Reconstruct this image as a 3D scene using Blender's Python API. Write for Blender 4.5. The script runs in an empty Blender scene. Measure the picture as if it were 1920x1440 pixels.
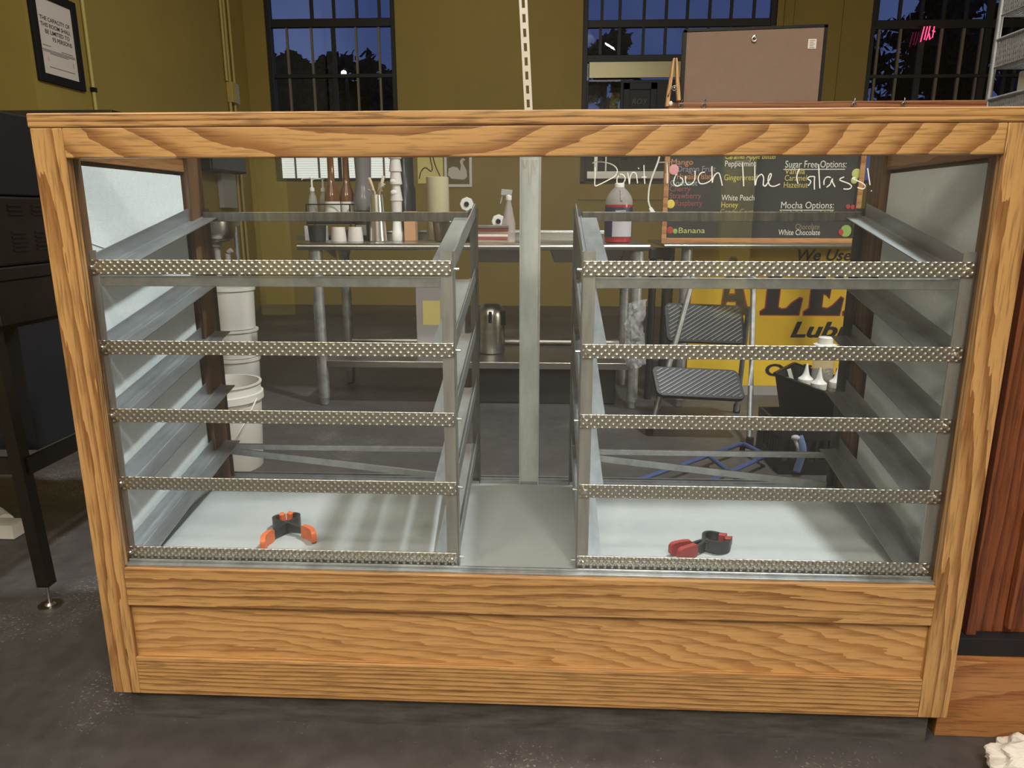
import bpy, bmesh, math, random
from mathutils import Vector, Matrix
random.seed(7)
SC = bpy.context.scene
COL = SC.collection

# ------------------------------------------------------------------ camera
cam_d = bpy.data.cameras.new('camera'); cam = bpy.data.objects.new('camera', cam_d); COL.objects.link(cam)
cam.location = (0.045, -1.2618, 1.0501)
cam.rotation_euler = (math.pi/2 - 0.2356, 0.0003, 0.0471)
cam_d.sensor_fit = 'HORIZONTAL'; cam_d.sensor_width = 36.0
cam_d.lens = 36.0 * 1337.53 / 1920.0
cam_d.clip_start = 0.02; cam_d.clip_end = 200
SC.camera = cam

# ------------------------------------------------------------------ view
SC.view_settings.view_transform = 'Standard'
SC.view_settings.look = 'None'
SC.view_settings.gamma = 1.0
SC.view_settings.use_curve_mapping = False
SC.view_settings.exposure = 0.0

# ------------------------------------------------------------------ dusk sky
W = bpy.data.worlds.new('dusk'); SC.world = W; W.use_nodes = True
nt = W.node_tree; nt.nodes.clear()
wo = nt.nodes.new('ShaderNodeOutputWorld'); wb = nt.nodes.new('ShaderNodeBackground')
tc = nt.nodes.new('ShaderNodeTexCoord'); sx = nt.nodes.new('ShaderNodeSeparateXYZ')
rp = nt.nodes.new('ShaderNodeValToRGB')
rp.color_ramp.elements[0].position = 0.0; rp.color_ramp.elements[0].color = (0.055, 0.085, 0.21, 1)
rp.color_ramp.elements[1].position = 0.5; rp.color_ramp.elements[1].color = (0.028, 0.048, 0.15, 1)
nz = nt.nodes.new('ShaderNodeTexNoise'); nz.inputs['Scale'].default_value = 3.0; nz.inputs['Detail'].default_value = 5
mx = nt.nodes.new('ShaderNodeMixRGB'); mx.blend_type = 'ADD'; mx.inputs[2].default_value = (0.05, 0.06, 0.09, 1)
rc = nt.nodes.new('ShaderNodeValToRGB'); rc.color_ramp.elements[0].position = 0.52; rc.color_ramp.elements[1].position = 0.75
L = nt.links.new
L(tc.outputs['Generated'], sx.inputs[0]); L(sx.outputs['Z'], rp.inputs[0]); L(tc.outputs['Generated'], nz.inputs[0])
L(nz.outputs[0], rc.inputs[0]); L(rc.outputs[0], mx.inputs[0]); L(rp.outputs[0], mx.inputs[1])
L(mx.outputs[0], wb.inputs[0]); L(wb.outputs[0], wo.inputs[0]); wb.inputs[1].default_value = 1.0

# ------------------------------------------------------------------ room lights (ceiling fixtures, plus one added fill)
def area(name, loc, target, power, size, col, size_y=None):
    d = bpy.data.lights.new(name, 'AREA'); d.energy = power; d.color = col; d.size = size
    if size_y: d.shape = 'RECTANGLE'; d.size_y = size_y
    o = bpy.data.objects.new(name, d); COL.objects.link(o); o.location = loc
    o.rotation_euler = (Vector(target) - Vector(loc)).to_track_quat('-Z', 'Y').to_euler()
    return o
area('counter_lamp', (0.75, -1.9, 3.3), (0, 0, 0.6), 34, 0.26, (1.0, 0.96, 0.90))
area('aisle_lamp', (1.2, 0.75, 4.1), (-0.8, 0.3, 0.8), 175, 0.2, (0.93, 0.98, 1.0))
area('front_lamp', (-2.1, -2.4, 3.3), (-0.7, 0, 0.7), 34, 0.6, (1.0, 0.9, 0.72))
area('kitchen_lamp', (-0.6, 5.2, 4.2), (-0.6, 5.2, 0), 15, 1.2, (1.0, 0.87, 0.66))
area('sign_fill', (4.9, 0.4, 1.5), (1.4, 2.9, 0.6), 85, 0.5, (1.0, 0.9, 0.72))  # added fill to brighten the yellow sign; no fixture belongs here
area('seating_lamp', (0.2, -4.2, 4.1), (0.0, -5.6, 0.8), 420, 2.0, (1.0, 0.93, 0.80))
area('ceiling_panel', (-0.6, -2.6, 4.25), (-0.6, -2.6, 0), 100, 5.5, (1.0, 0.92, 0.80), 2.6)

# ------------------------------------------------------------------ materials
MATS = {}
def nodes(name):
    m = bpy.data.materials.new(name); m.use_nodes = True
    t = m.node_tree; t.nodes.clear()
    out = t.nodes.new('ShaderNodeOutputMaterial')
    MATS[name] = m
    return m, t, out
def setin(n, k, v):
    if k in n.inputs: n.inputs[k].default_value = v
def rgba(c): return (c[0], c[1], c[2], 1)
def plain(name, col, rough=0.5, metal=0.0, spec=0.5, noise=0.0, nscale=8.0, bump=0.0, bscale=60.0, emit=None, estr=0, trans=0.0, ior=1.45, alpha=1.0, stretch=None, coat=0.0):
    m, t, out = nodes(name)
    p = t.nodes.new('ShaderNodeBsdfPrincipled')
    setin(p, 'Base Color', rgba(col)); setin(p, 'Roughness', rough); setin(p, 'Metallic', metal)
    setin(p, 'Specular IOR Level', spec); setin(p, 'Transmission Weight', trans); setin(p, 'IOR', ior); setin(p, 'Alpha', alpha)
    setin(p, 'Coat Weight', coat)
    if emit: setin(p, 'Emission Color', rgba(emit)); setin(p, 'Emission Strength', estr)
    tcn = t.nodes.new('ShaderNodeTexCoord'); vec = tcn.outputs['Object']
    if stretch:
        mp = t.nodes.new('ShaderNodeMapping'); mp.inputs['Scale'].default_value = stretch
        t.links.new(vec, mp.inputs[0]); vec = mp.outputs[0]
    if noise > 0:
        n = t.nodes.new('ShaderNodeTexNoise'); n.inputs['Scale'].default_value = nscale; n.inputs['Detail'].default_value = 6
        n.inputs['Roughness'].default_value = 0.65
        t.links.new(vec, n.inputs['Vector'])
        r = t.nodes.new('ShaderNodeValToRGB')
        r.color_ramp.elements[0].position = 0.3; r.color_ramp.elements[1].position = 0.72
        r.color_ramp.elements[0].color = rgba([c*(1-noise) for c in col]); r.color_ramp.elements[1].color = rgba([min(1, c*(1+noise)) for c in col])
        t.links.new(n.outputs[0], r.inputs[0]); t.links.new(r.outputs[0], p.inputs['Base Color'])
    if bump > 0:
        n2 = t.nodes.new('ShaderNodeTexNoise'); n2.inputs['Scale'].default_value = bscale; n2.inputs['Detail'].default_value = 4
        t.links.new(vec, n2.inputs['Vector'])
        b = t.nodes.new('ShaderNodeBump'); b.inputs['Strength'].default_value = bump; b.inputs['Distance'].default_value = 0.01
        t.links.new(n2.outputs[0], b.inputs['Height']); t.links.new(b.outputs[0], p.inputs['Normal'])
    t.links.new(p.outputs[0], out.inputs[0])
    return m

def wood(name, light, dark, axis='x', centre=(0, 0, 0), scale=18, stretch=0.14, dist=2.5, rough=0.38, pores=0.35, mid=0.5, warp=0.05):
    m, t, out = nodes(name)
    p = t.nodes.new('ShaderNodeBsdfPrincipled'); setin(p, 'Roughness', rough)
    setin(p, 'Coat Weight', 0.25); setin(p, 'Coat Roughness', 0.22)
    tcn = t.nodes.new('ShaderNodeTexCoord')
    mp = t.nodes.new('ShaderNodeMapping')
    s = [1, 1, 1]; s['xyz'.index(axis)] = stretch
    mp.inputs['Scale'].default_value = s
    mp.inputs['Location'].default_value = [-c*k for c, k in zip(centre, s)]
    t.links.new(tcn.outputs['Object'], mp.inputs[0])
    # slow warp so the rings wander
    n = t.nodes.new('ShaderNodeTexNoise'); n.inputs['Scale'].default_value = 7; n.inputs['Detail'].default_value = 2
    t.links.new(mp.outputs[0], n.inputs['Vector'])
    wv = t.nodes.new('ShaderNodeTexWave'); wv.wave_type = 'RINGS'; wv.rings_direction = 'SPHERICAL'; wv.wave_profile = 'SAW'
    wv.inputs['Scale'].default_value = scale; wv.inputs['Distortion'].default_value = dist
    wv.inputs['Detail'].default_value = 3; wv.inputs['Detail Scale'].default_value = 1.1; wv.inputs['Detail Roughness'].default_value = 0.6
    ad = t.nodes.new('ShaderNodeVectorMath'); ad.operation = 'MULTIPLY_ADD'
    ad.inputs[1].default_value = (warp, warp, warp)
    t.links.new(n.outputs['Color'], ad.inputs[0]); t.links.new(mp.outputs[0], ad.inputs[2])
    t.links.new(ad.outputs[0], wv.inputs['Vector'])
    r = t.nodes.new('ShaderNodeValToRGB')
    e = r.color_ramp.elements
    e[0].position = 0.0; e[0].color = rgba(light)
    e[1].position = 1.0; e[1].color = rgba(dark)
    x = e.new(mid); x.color = rgba([0.78*a+0.22*b for a, b in zip(light, dark)])
    x = e.new(0.86); x.color = rgba([0.05*a+0.95*b for a, b in zip(light, dark)])
    t.links.new(wv.outputs['Fac'], r.inputs[0])
    # pores, long thin flecks
    mp2 = t.nodes.new('ShaderNodeMapping'); s2 = [260, 260, 260]; s2['xyz'.index(axis)] = 14
    mp2.inputs['Scale'].default_value = s2
    t.links.new(tcn.outputs['Object'], mp2.inputs[0])
    n2 = t.nodes.new('ShaderNodeTexNoise'); n2.inputs['Scale'].default_value = 1.0; n2.inputs['Detail'].default_value = 2
    t.links.new(mp2.outputs[0], n2.inputs['Vector'])
    r2 = t.nodes.new('ShaderNodeValToRGB'); r2.color_ramp.elements[0].position = 0.34; r2.color_ramp.elements[1].position = 0.5
    r2.color_ramp.elements[0].color = (1-pores, 1-pores, 1-pores, 1)
    t.links.new(n2.outputs[0], r2.inputs[0])
    mu = t.nodes.new('ShaderNodeMixRGB'); mu.blend_type = 'MULTIPLY'; mu.inputs[0].default_value = 1
    t.links.new(r.outputs[0], mu.inputs[1]); t.links.new(r2.outputs[0], mu.inputs[2])
    t.links.new(mu.outputs[0], p.inputs['Base Color'])
    b = t.nodes.new('ShaderNodeBump'); b.inputs['Strength'].default_value = 0.08; b.inputs['Distance'].default_value = 0.002
    t.links.new(r2.outputs[0], b.inputs['Height']); t.links.new(b.outputs[0], p.inputs['Normal'])
    t.links.new(p.outputs[0], out.inputs[0])
    return m

def glass(name, tint=(1, 1, 1), ior=1.5, rough=0.0, haze=0.0, hcol=(.8, .8, .8)):
    m, t, out = nodes(name)
    tr = t.nodes.new('ShaderNodeBsdfTransparent'); tr.inputs[0].default_value = rgba(tint)
    gl = t.nodes.new('ShaderNodeBsdfGlossy'); gl.inputs['Roughness'].default_value = rough
    g = t.nodes.new('ShaderNodeNewGeometry')
    mi = t.nodes.new('ShaderNodeMath'); mi.operation = 'MULTIPLY_ADD'      # same Fresnel from both faces of the sheet
    mi.inputs[1].default_value = 1/ior - ior; mi.inputs[2].default_value = ior
    t.links.new(g.outputs['Backfacing'], mi.inputs[0])
    f = t.nodes.new('ShaderNodeFresnel'); t.links.new(mi.outputs[0], f.inputs['IOR'])
    mx = t.nodes.new('ShaderNodeMixShader')
    t.links.new(f.outputs[0], mx.inputs[0]); t.links.new(tr.outputs[0], mx.inputs[1]); t.links.new(gl.outputs[0], mx.inputs[2])
    last = mx.outputs[0]
    if haze > 0:
        df = t.nodes.new('ShaderNodeBsdfDiffuse'); df.inputs[0].default_value = rgba(hcol)
        m2 = t.nodes.new('ShaderNodeMixShader'); m2.inputs[0].default_value = haze
        t.links.new(last, m2.inputs[1]); t.links.new(df.outputs[0], m2.inputs[2]); last = m2.outputs[0]
    t.links.new(last, out.inputs[0])
    return m

OAK_L, OAK_D = (0.56, 0.315, 0.115), (0.27, 0.118, 0.036)
M = MATS
wood('oak_rail', OAK_L, OAK_D, 'x', (-0.20, 0.02, 1.285), 20, 0.36, 1.6, warp=0.035)
wood('oak_cap', OAK_L, OAK_D, 'x', (0.3, 0.25, 1.5), 62, 0.03, 3.0, pores=0.5, warp=0.02)
wood('oak_left', OAK_L, OAK_D, 'z', (-0.875, 0.05, 0.62), 36, 0.085, 5.0, warp=0.04)
wood('oak_right', OAK_L, OAK_D, 'z', (0.77, 0.05, 0.25), 34, 0.10, 5.0, warp=0.04)
wood('oak_bottom', OAK_L, OAK_D, 'x', (-0.05, 0.035, 0.262), 58, 0.075, 4.0, warp=0.03)
wood('oak_panel', (0.60, 0.335, 0.125), (0.40, 0.19, 0.06), 'x', (-0.9, 0.06, 0.05), 30, 0.16, 6.0, pores=0.25, warp=0.06)
wood('oak_base', OAK_L, OAK_D, 'x', (0.2, 0.12, -0.12), 60, 0.035, 3.5, pores=0.4, warp=0.025)
wood('oak_side', (0.36, 0.17, 0.06), (0.2, 0.08, 0.025), 'y', (0, 0.2, 0.9), 14, 0.15, 3.0)
wood('walnut', (0.16, 0.075, 0.03), (0.085, 0.035, 0.014), 'z', (0.7, 0.4, 0.6), 20, 0.1, 3.0, rough=0.5)
wood('redwood', (0.23, 0.072, 0.026), (0.12, 0.032, 0.012), 'z', (1.1, 0.3, 0.6), 14, 0.1, 3.0, rough=0.35)
wood('redwood_x', (0.30, 0.12, 0.045), (0.14, 0.045, 0.016), 'x', (0.3, 0.2, 1.2), 26, 0.07, 2.5, rough=0.4)
wood('pine', (0.42, 0.19, 0.065), (0.30, 0.11, 0.035), 'x', (1.2, 0.2, 0.05), 16, 0.16, 3.0)
wood('pin_wood', (0.62, 0.36, 0.15), (0.45, 0.22, 0.08), 'z', (0.3, 0.4, 1.2), 60, 0.08, 2.0)
wood('chalk_frame', (0.45, 0.22, 0.085), (0.28, 0.12, 0.04), 'x', (1.2, 2.6, 0.7), 26, 0.1, 2.0)
plain('toe', (0.075, 0.068, 0.062), 0.6, noise=0.5, nscale=9, stretch=(1, 6, 6))
plain('white_laminate', (0.78, 0.82, 0.83), 0.5, noise=0.06, nscale=120, bump=0.12, bscale=400)
plain('deck_white', (0.44, 0.46, 0.465), 0.42, noise=0.04, nscale=40, bump=0.06, bscale=300)
plain('aluminium', (0.44, 0.455, 0.47), 0.42, 0.9, noise=0.22, nscale=6, stretch=(5, 1, 5))
plain('aluminium_up', (0.50, 0.50, 0.49), 0.42, 0.8, noise=0.22, nscale=5, stretch=(9, 9, 1.2))
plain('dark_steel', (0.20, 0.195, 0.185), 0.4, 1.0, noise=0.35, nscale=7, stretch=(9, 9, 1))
plain('embossed', (0.62, 0.59, 0.55), 0.33, 1.0)
plain('screw', (0.75, 0.75, 0.74), 0.25, 1.0)
plain('post_zinc', (0.60, 0.62, 0.61), 0.55, 0.25, noise=0.18, nscale=7, stretch=(4, 4, 1))
plain('slot_white', (0.62, 0.58, 0.5), 0.4, 0.4)
plain('black', (0.009, 0.008, 0.008), 0.6, spec=0.2)
plain('black_gloss', (0.014, 0.014, 0.016), 0.25)
plain('black_plastic', (0.016, 0.016, 0.018), 0.45, noise=0.2, spec=0.35)
plain('stainless', (0.50, 0.485, 0.46), 0.28, 1.0, noise=0.12, nscale=4, stretch=(1, 8, 8))
plain('stand_steel', (0.085, 0.075, 0.062), 0.4, 1.0, noise=0.2, nscale=5)
plain('stainless_dark', (0.30, 0.285, 0.26), 0.35, 1.0, noise=0.2, nscale=5)
plain('galvanised', (0.36, 0.37, 0.38), 0.5, 0.8, noise=0.3, nscale=18)
plain('wire_grey', (0.42, 0.42, 0.43), 0.45, 0.3)
plain('shaker_steel', (0.72, 0.71, 0.68), 0.22, 0.9)
plain('rib_grey', (0.13, 0.13, 0.13), 0.4)
plain('chrome', (0.75, 0.74, 0.72), 0.1, 1.0)
plain('yellow_wall', (0.245, 0.175, 0.036), 0.62, noise=0.06, nscale=2.5)
plain('yellow_trim', (0.37, 0.28, 0.075), 0.5)
plain('ceiling', (0.5, 0.46, 0.38), 0.8)
plain('window_steel', (0.013, 0.012, 0.011), 0.5)
plain('muntin_tan', (0.16, 0.13, 0.085), 0.6)
plain('white_plastic', (0.72, 0.70, 0.66), 0.42)
plain('bucket_white', (0.66, 0.63, 0.58), 0.45)
plain('grey_plastic', (0.30, 0.29, 0.28), 0.5)
plain('paper', (0.70, 0.66, 0.60), 0.8)
plain('poster_paper', (0.52, 0.46, 0.40), 0.8)
plain('ink', (0.015, 0.013, 0.012), 0.7)
plain('ink_grey', (0.15, 0.13, 0.12), 0.7)
plain('cardboard', (0.215, 0.145, 0.105), 0.85, noise=0.05, nscale=60)
plain('slate', (0.020, 0.021, 0.020), 0.6, noise=0.35, nscale=5)
plain('sign_yellow', (0.72, 0.47, 0.03), 0.45, noise=0.12, nscale=4)
plain('sign_red', (0.32, 0.03, 0.025), 0.5)
plain('sign_black', (0.012, 0.010, 0.014), 0.5)
plain('sign_grey', (0.27, 0.26, 0.25), 0.6)
plain('orange_grip', (0.72, 0.17, 0.06), 0.42)
plain('red_grip', (0.35, 0.055, 0.05), 0.45)
plain('clamp_body', (0.075, 0.078, 0.082), 0.4, 0.6)
plain('red_liquid', (0.30, 0.02, 0.03), 0.25)
plain('label_navy', (0.018, 0.02, 0.07), 0.45)
plain('label_grey', (0.42, 0.40, 0.42), 0.6)
plain('blue_tube', (0.04, 0.065, 0.17), 0.45)
plain('blue_cloth', (0.10, 0.15, 0.30), 0.8)
plain('red_badge', (0.38, 0.01, 0.025), 0.4)
plain('amber', (0.14, 0.055, 0.02), 0.12, coat=0.5)
plain('coffee_black', (0.02, 0.016, 0.014), 0.15)
plain('kraft', (0.50, 0.27, 0.14), 0.8)
plain('smoke_plastic', (0.16, 0.15, 0.15), 0.2)
plain('cup_white', (0.60, 0.55, 0.52), 0.5)
plain('tan_cloth', (0.52, 0.43, 0.30), 0.8)
plain('towel', (0.44, 0.38, 0.24), 0.9)
plain('magazine_red', (0.30, 0.06, 0.06), 0.5)
plain('magazine_tan', (0.30, 0.22, 0.16), 0.5)
plain('pale_yellow', (0.78, 0.68, 0.25), 0.6)
plain('olive', (0.14, 0.10, 0.03), 0.7)
plain('front_paint', (0.27, 0.25, 0.205), 0.6)
plain('brass', (0.30, 0.26, 0.15), 0.38, 0.8)
plain('leaf', (0.012, 0.016, 0.010), 0.8)
plain('bark', (0.02, 0.015, 0.01), 0.9)
plain('outside_ground', (0.02, 0.02, 0.02), 0.9)
plain('blind', (0.80, 0.80, 0.76), 0.6, emit=(0.80, 0.86, 0.82), estr=0.55)  # weak emission stands in for room light falling on the slats
plain('neon', (0.9, 0.05, 0.2), 0.4, emit=(1.0, 0.08, 0.22), estr=1.4)  # emission imitates the pink reflection in the right window
plain('street_glow', (0.9, 0.95, 1.0), 0.4, emit=(0.9, 0.97, 1.0), estr=6.0)
plain('marker', (0.85, 0.85, 0.80), 0.7)
plain('chalk_white', (0.62, 0.60, 0.55), 0.9)
plain('chalk_yellow', (0.50, 0.42, 0.10), 0.9)
plain('chalk_orange', (0.50, 0.22, 0.09), 0.9)
plain('chalk_red', (0.27, 0.075, 0.075), 0.9)
plain('chalk_violet', (0.25, 0.21, 0.27), 0.9)
plain('chalk_teal', (0.28, 0.38, 0.36), 0.9)
plain('chalk_green', (0.42, 0.46, 0.14), 0.9)
plain('chalk_dim', (0.24, 0.19, 0.11), 0.9)
plain('fruit_pink', (0.62, 0.28, 0.27), 0.6); plain('fruit_yellow', (0.62, 0.47, 0.06), 0.6)
plain('fruit_red', (0.33, 0.03, 0.03), 0.6); plain('fruit_green', (0.20, 0.32, 0.07), 0.6)
plain('ghost', (0.80, 0.82, 0.80), 0.35)
glass('case_glass', (0.97, 0.98, 0.97), 1.5, 0.0, 0.006)
glass('window_glass', (0.86, 0.88, 0.92), 1.5)
glass('clear_plastic', (0.86, 0.86, 0.84), 1.35, 0.08, 0.22, (.8, .8, .78))
glass('bag_plastic', (0.85, 0.85, 0.86), 1.5, 0.12, 0.25, (.8, .8, .82))
glass('jug_plastic', (0.78, 0.75, 0.74), 1.3, 0.25, 0.45, (.55, .50, .48))

def floor_material():
    m, t, out = nodes('concrete')
    p = t.nodes.new('ShaderNodeBsdfPrincipled')
    tcn = t.nodes.new('ShaderNodeTexCoord')
    n1 = t.nodes.new('ShaderNodeTexNoise'); n1.inputs['Scale'].default_value = 1.3; n1.inputs['Detail'].default_value = 8; n1.inputs['Roughness'].default_value = 0.65
    n2 = t.nodes.new('ShaderNodeTexNoise'); n2.inputs['Scale'].default_value = 22; n2.inputs['Detail'].default_value = 6
    t.links.new(tcn.outputs['Object'], n1.inputs['Vector']); t.links.new(tcn.outputs['Object'], n2.inputs['Vector'])
    r = t.nodes.new('ShaderNodeValToRGB'); e = r.color_ramp.elements
    e[0].position = 0.34; e[0].color = (0.056, 0.049, 0.047, 1); e[1].position = 0.72; e[1].color = (0.135, 0.124, 0.117, 1)
    x = e.new(0.56); x.color = (0.086, 0.077, 0.074, 1)
    t.links.new(n1.outputs[0], r.inputs[0])
    r2 = t.nodes.new('ShaderNodeValToRGB'); r2.color_ramp.elements[0].position = 0.3; r2.color_ramp.elements[0].color = (0.7, 0.7, 0.7, 1); r2.color_ramp.elements[1].color = (1.2, 1.2, 1.2, 1)
    t.links.new(n2.outputs[0], r2.inputs[0])
    mu = t.nodes.new('ShaderNodeMixRGB'); mu.blend_type = 'MULTIPLY'; mu.inputs[0].default_value = 1
    t.links.new(r.outputs[0], mu.inputs[1]); t.links.new(r2.outputs[0], mu.inputs[2])
    # worn pale flecks
    v = t.nodes.new('ShaderNodeTexNoise'); v.inputs['Scale'].default_value = 130; v.inputs['Detail'].default_value = 3
    t.links.new(tcn.outputs['Object'], v.inputs['Vector'])
    a = t.nodes.new('ShaderNodeMath'); a.operation = 'MULTIPLY'
    t.links.new(v.outputs[0], a.inputs[0]); t.links.new(n1.outputs[0], a.inputs[1])
    r3 = t.nodes.new('ShaderNodeValToRGB'); r3.color_ramp.elements[0].position = 0.335; r3.color_ramp.elements[1].position = 0.42
    t.links.new(a.outputs[0], r3.inputs[0])
    m2 = t.nodes.new('ShaderNodeMixRGB'); m2.inputs[2].default_value = (0.24, 0.225, 0.21, 1)
    t.links.new(r3.outputs[0], m2.inputs[0]); t.links.new(mu.outputs[0], m2.inputs[1])
    t.links.new(m2.outputs[0], p.inputs['Base Color'])
    setin(p, 'Roughness', 0.5)
    b = t.nodes.new('ShaderNodeBump'); b.inputs['Strength'].default_value = 0.15; b.inputs['Distance'].default_value = 0.01
    t.links.new(n2.outputs[0], b.inputs['Height']); t.links.new(b.outputs[0], p.inputs['Normal'])
    t.links.new(p.outputs[0], out.inputs[0])
floor_material()

# ------------------------------------------------------------------ mesh builder
ORG = {}
class MB:
    def __init__(s): s.b = bmesh.new()
    def box(s, x0, x1, y0, y1, z0, z1):
        v = [s.b.verts.new((x, y, z)) for x in (x0, x1) for y in (y0, y1) for z in (z0, z1)]
        for f in ((0,1,3,2), (4,6,7,5), (0,4,5,1), (2,3,7,6), (0,2,6,4), (1,5,7,3)): s.b.faces.new([v[i] for i in f])
        return s
    def hexa(s, pts):      # eight corners, bottom ring then top ring
        v = [s.b.verts.new(p) for p in pts]
        for f in ((3,2,1,0), (4,5,6,7), (0,1,5,4), (1,2,6,5), (2,3,7,6), (3,0,4,7)): s.b.faces.new([v[i] for i in f])
        return s
    def bar(s, p0, p1, w, h, up=(0, 0, 1)):      # rectangular bar between two points; w sideways, h along up
        p0, p1, up = Vector(p0), Vector(p1), Vector(up)
        d = (p1-p0).normalized(); sd = d.cross(up).normalized(); u = sd.cross(d).normalized()
        pts = []
        for p in (p0, p1):
            for a, c in ((-1,-1), (1,-1), (1,1), (-1,1)): pts.append(p + sd*(a*w/2) + u*(c*h/2))
        return s.hexa(pts)
    def ring(s, c, ax, r, n, ry=None):
        ax = Vector(ax).normalized(); t = Vector((0,0,1)) if abs(ax.z) < 0.9 else Vector((1,0,0))
        a = ax.cross(t).normalized(); b = ax.cross(a).normalized(); c = Vector(c); ry = r if ry is None else ry
        return [s.b.verts.new(c + a*(r*math.cos(2*math.pi*i/n)) + b*(ry*math.sin(2*math.pi*i/n))) for i in range(n)]
    def skin(s, rings, caps=True):
        n = len(rings[0])
        for A, B in zip(rings, rings[1:]):
            for i in range(n): s.b.faces.new((A[i], A[(i+1)%n], B[(i+1)%n], B[i]))
        if caps:
            s.b.faces.new(list(reversed(rings[0]))); s.b.faces.new(rings[-1])
        return s
    def cyl(s, p0, p1, r0, r1=None, n=18, caps=True):
        p0, p1 = Vector(p0), Vector(p1); r1 = r0 if r1 is None else r1
        return s.skin([s.ring(p0, p1-p0, r0, n), s.ring(p1, p1-p0, r1, n)], caps)
    def tube(s, path, r, n=10, flat=1.0):
        P = [Vector(p) for p in path]; rings = []
        for i, p in enumerate(P):
            d = (P[min(i+1, len(P)-1)] - P[max(i-1, 0)])
            rr = r[i] if isinstance(r, (list, tuple)) else r
            rings.append(s.ring(p, d, rr, n))
            if flat != 1.0:
                for v in rings[-1]: v.co.y = p.y + (v.co.y-p.y)*flat
        return s.skin(rings)
    def lathe(s, prof, c=(0, 0, 0), n=28, sx=1.0, sy=1.0, close=False):
        rings = []
        for r, z in prof:
            rings.append([s.b.verts.new((c[0]+sx*max(r, 1e-4)*math.cos(2*math.pi*i/n), c[1]+sy*max(r, 1e-4)*math.sin(2*math.pi*i/n), c[2]+z)) for i in range(n)])
        return s.skin(rings, True)
    def prism(s, pts, plane, d0, d1):
        def P(a, b, d): return {'xz': (a, d, b), 'xy': (a, b, d), 'yz': (d, a, b)}[plane]
        A = [s.b.verts.new(P(a, b, d0)) for a, b in pts]; B = [s.b.verts.new(P(a, b, d1)) for a, b in pts]
        n = len(pts)
        for i in range(n): s.b.faces.new((A[i], A[(i+1)%n], B[(i+1)%n], B[i]))
        s.b.faces.new(list(reversed(A))); s.b.faces.new(B)
        return s
    def ball(s, c, r, n=14, m=9):
        rr = (r, r, r) if not isinstance(r, (tuple, list)) else r
        rings = []
        for j in range(m):
            ph = math.pi*(j+0.5)/m - math.pi/2
            rings.append([s.b.verts.new((c[0]+rr[0]*math.cos(ph)*math.cos(2*math.pi*i/n), c[1]+rr[1]*math.cos(ph)*math.sin(2*math.pi*i/n), c[2]+rr[2]*math.sin(ph))) for i in range(n)])
        return s.skin(rings)
    def torus(s, c, ax, R, r, n=28, m=8):
        ax = Vector(ax).normalized(); t = Vector((0,0,1)) if abs(ax.z) < 0.9 else Vector((1,0,0))
        a = ax.cross(t).normalized(); b = ax.cross(a).normalized(); c = Vector(c); rings = []
        for i in range(n):
            th = 2*math.pi*i/n; d = a*math.cos(th)+b*math.sin(th)
            rings.append([s.b.verts.new(c + d*(R + r*math.cos(2*math.pi*j/m)) + ax*(r*math.sin(2*math.pi*j/m))) for j in range(m)])
        for i in range(n):
            A, B = rings[i], rings[(i+1) % n]
            for j in range(m): s.b.faces.new((A[j], A[(j+1)%m], B[(j+1)%m], B[j]))
        return s
    def build(s, name, mat, parent=None, smooth=False, bevel=0.0, origin=None):
        bmesh.ops.recalc_face_normals(s.b, faces=s.b.faces[:])
        org = Vector(ORG[parent.name]) if parent is not None else Vector(origin or (0, 0, 0))
        for v in s.b.verts: v.co -= org
        me = bpy.data.meshes.new(name); s.b.to_mesh(me); s.b.free()
        me.materials.append(M[mat] if isinstance(mat, str) else mat)
        o = bpy.data.objects.new(name, me); COL.objects.link(o)
        if parent is not None: o.parent = parent; ORG[o.name] = org
        else: o.location = org; ORG[o.name] = org
        if smooth:
            for p in me.polygons: p.use_smooth = True
            if smooth != 'all':
                md = o.modifiers.new('edges', 'EDGE_SPLIT'); md.split_angle = math.radians(40)
        if bevel > 0:
            b = o.modifiers.new('bevel', 'BEVEL'); b.width = bevel; b.segments = 2; b.limit_method = 'ANGLE'; b.angle_limit = math.radians(40)
        return o

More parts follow.
